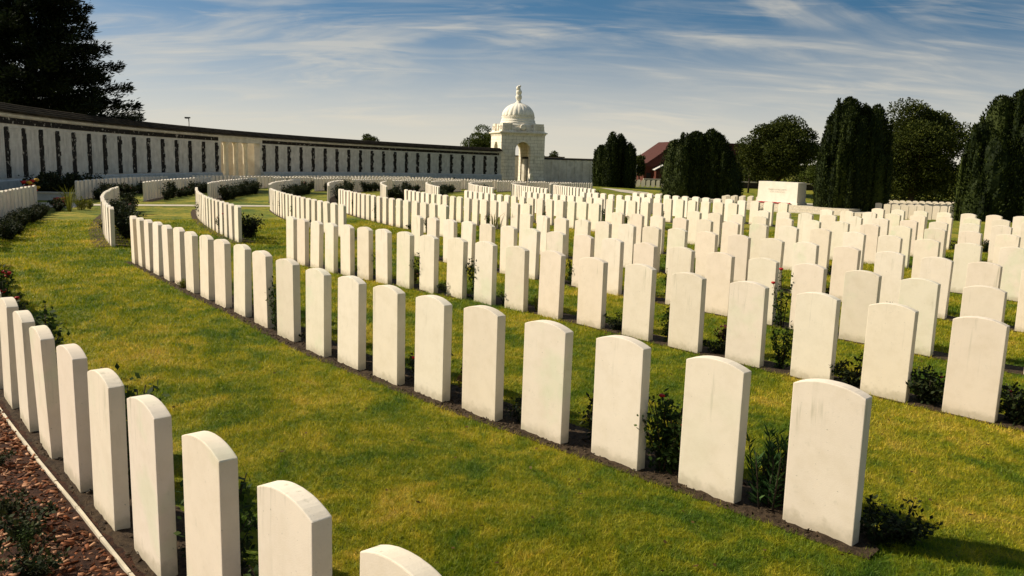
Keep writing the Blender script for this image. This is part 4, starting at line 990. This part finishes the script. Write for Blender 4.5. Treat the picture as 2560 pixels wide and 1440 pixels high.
# clipped dark bushes and flowers at the foot of the memorial wall
for q in range(9):
    x, y = ring(72.3-.25*(q % 3), 193.8-q*.62); plant('shrub2' if q % 2 else 'shrub', x, y, 2.1-.1*(q % 3), 'large dark bush %d at the wall foot right of the low kerb wall' % (q+1), 'bushes at the wall foot')
for q in range(30):
    a_ = 188-q*1.7; x, y = ring(73.0+pr3.uniform(-.2, .15), a_); plant(pr3.choice(['shrub', 'shrub2', 'shrub3']), x, y, pr3.uniform(.7, 1.1), 'small dark shrub %d counting right along the memorial wall foot' % (q+1), 'shrubs along the memorial wall')
# flowers and border where the outermost row meets the path at far left
for q in range(26):
    a_ = 200.0+q*.36; x, y = ring(70.1-pr3.uniform(.0, .35), a_)
    plant(pr3.choice(['shrub', 'shrub2', 'shrub3', 'spike2' if q < 6 else 'shrub']), x, y, pr3.uniform(.62, .9), 'bush %d from the path in the border along the left outer row' % (q+1), 'border plants of the left outer row')
for R, a_, kd, lb in ((69.6, 199.5, 'iris', 'tall yellow-green grassy tuft closest to the pale path, left border'), (69.2, 199.9, 'spike2', 'yellow-green feathery plant on the lawn side of the left border'), (69.4, 200.6, 'iris', 'yellow-green grassy tuft second from the pale path, left border'), (69.1, 199.2, 'spike2', 'yellow-green feathery plant at the very corner of lawn and path')):
    x, y = ring(R, a_); plant(kd, x, y, 1.5, lb)
def flowerpost(R, a_, zs, label):
    x, y = ring(R, a_); o = empty('flower_wreath', (x, y, g(x, y))); tag(o, label, 'flowers')
    r = random.Random(3)
    for m, n in ((RED, 16), (YEL, 6)):
        mb = MB(); mb.lathe([(.02, -.05), (.09, 0), (.07, .05), (.02, .06)], m, 8); me = mb.mesh('bloom')
        for q in range(n): obj('bloom', me, o).location = (r.uniform(-.2, .2), r.uniform(-.2, .2), r.uniform(*zs))
    mb = MB(); mb.lathe([(.16, -.02), (.2, zs[0]*.6), (.12, zs[0])], F_DARK, 9); mb.build('foliage', o)
flowerpost(70.9, 198.9, (.35, .95), 'upright bunch of red and yellow flowers at the left row end')
flowerpost(70.1, 198.3, (.1, .3), 'low bunch of red and yellow flowers on the pale path edge')
# plants in the bark bed at lower left
for q, (x, y, kd, sc) in enumerate(((-2.12, 3.42, 'low', .8), (-2.28, 3.62, 'rose3', .28), (-2.40, 3.78, 'low', .9), (-2.62, 4.02, 'low', .6), (-3.06, 4.62, 'low', .6))):
    plant(kd, x, y, sc, 'green leafy plant %d, counting left across the bark bed at lower left' % (q+1), 'plants in the bark bed')
# poppy cross and small posy between stones
o = empty('remembrance_cross', (*ppos(2, 'front', 11, .5, .1), 0)); o.location.z = g(o.location.x, o.location.y); tag(o, 'tiny white and pink remembrance posy between headstones of the third long row', 'posy')
mb = MB(); mb.box(-.012, .012, -.004, .004, -.02, .24, WHT); mb.box(-.05, .05, -.0045, .0045, .15, .174, WHT); mb.build('cross', o)
mb = MB(); mb.lathe([(.01, .13), (.032, .15), (.02, .18)], PINK, 8, Matrix.Translation((0, -.02, 0))); mb.lathe([(.01, .09), (.026, .11), (.015, .13)], BLUE, 8, Matrix.Translation((.01, -.02, 0))); mb.build('poppy', o)
# fallen leaves and clover on the lawn
n = 260; d = rng.uniform(2.6, 10, n); az = rng.uniform(-.5, .55, n); X = d*np.sin(az); Y = d*np.cos(az)
V = leaves(np.stack([X, Y, G(X, Y)+.022], -1), .03, np.stack([rng.normal(size=n), rng.normal(size=n), np.zeros(n)], -1), .1, .6, np.array([0, 0, 1.]))
o = obj('fallen_leaves', npmesh('fallen_leaves', V, 4, F_BRON)); tag(o, 'small brown fallen leaves scattered on the lawn', 'leaves', kind='stuff')
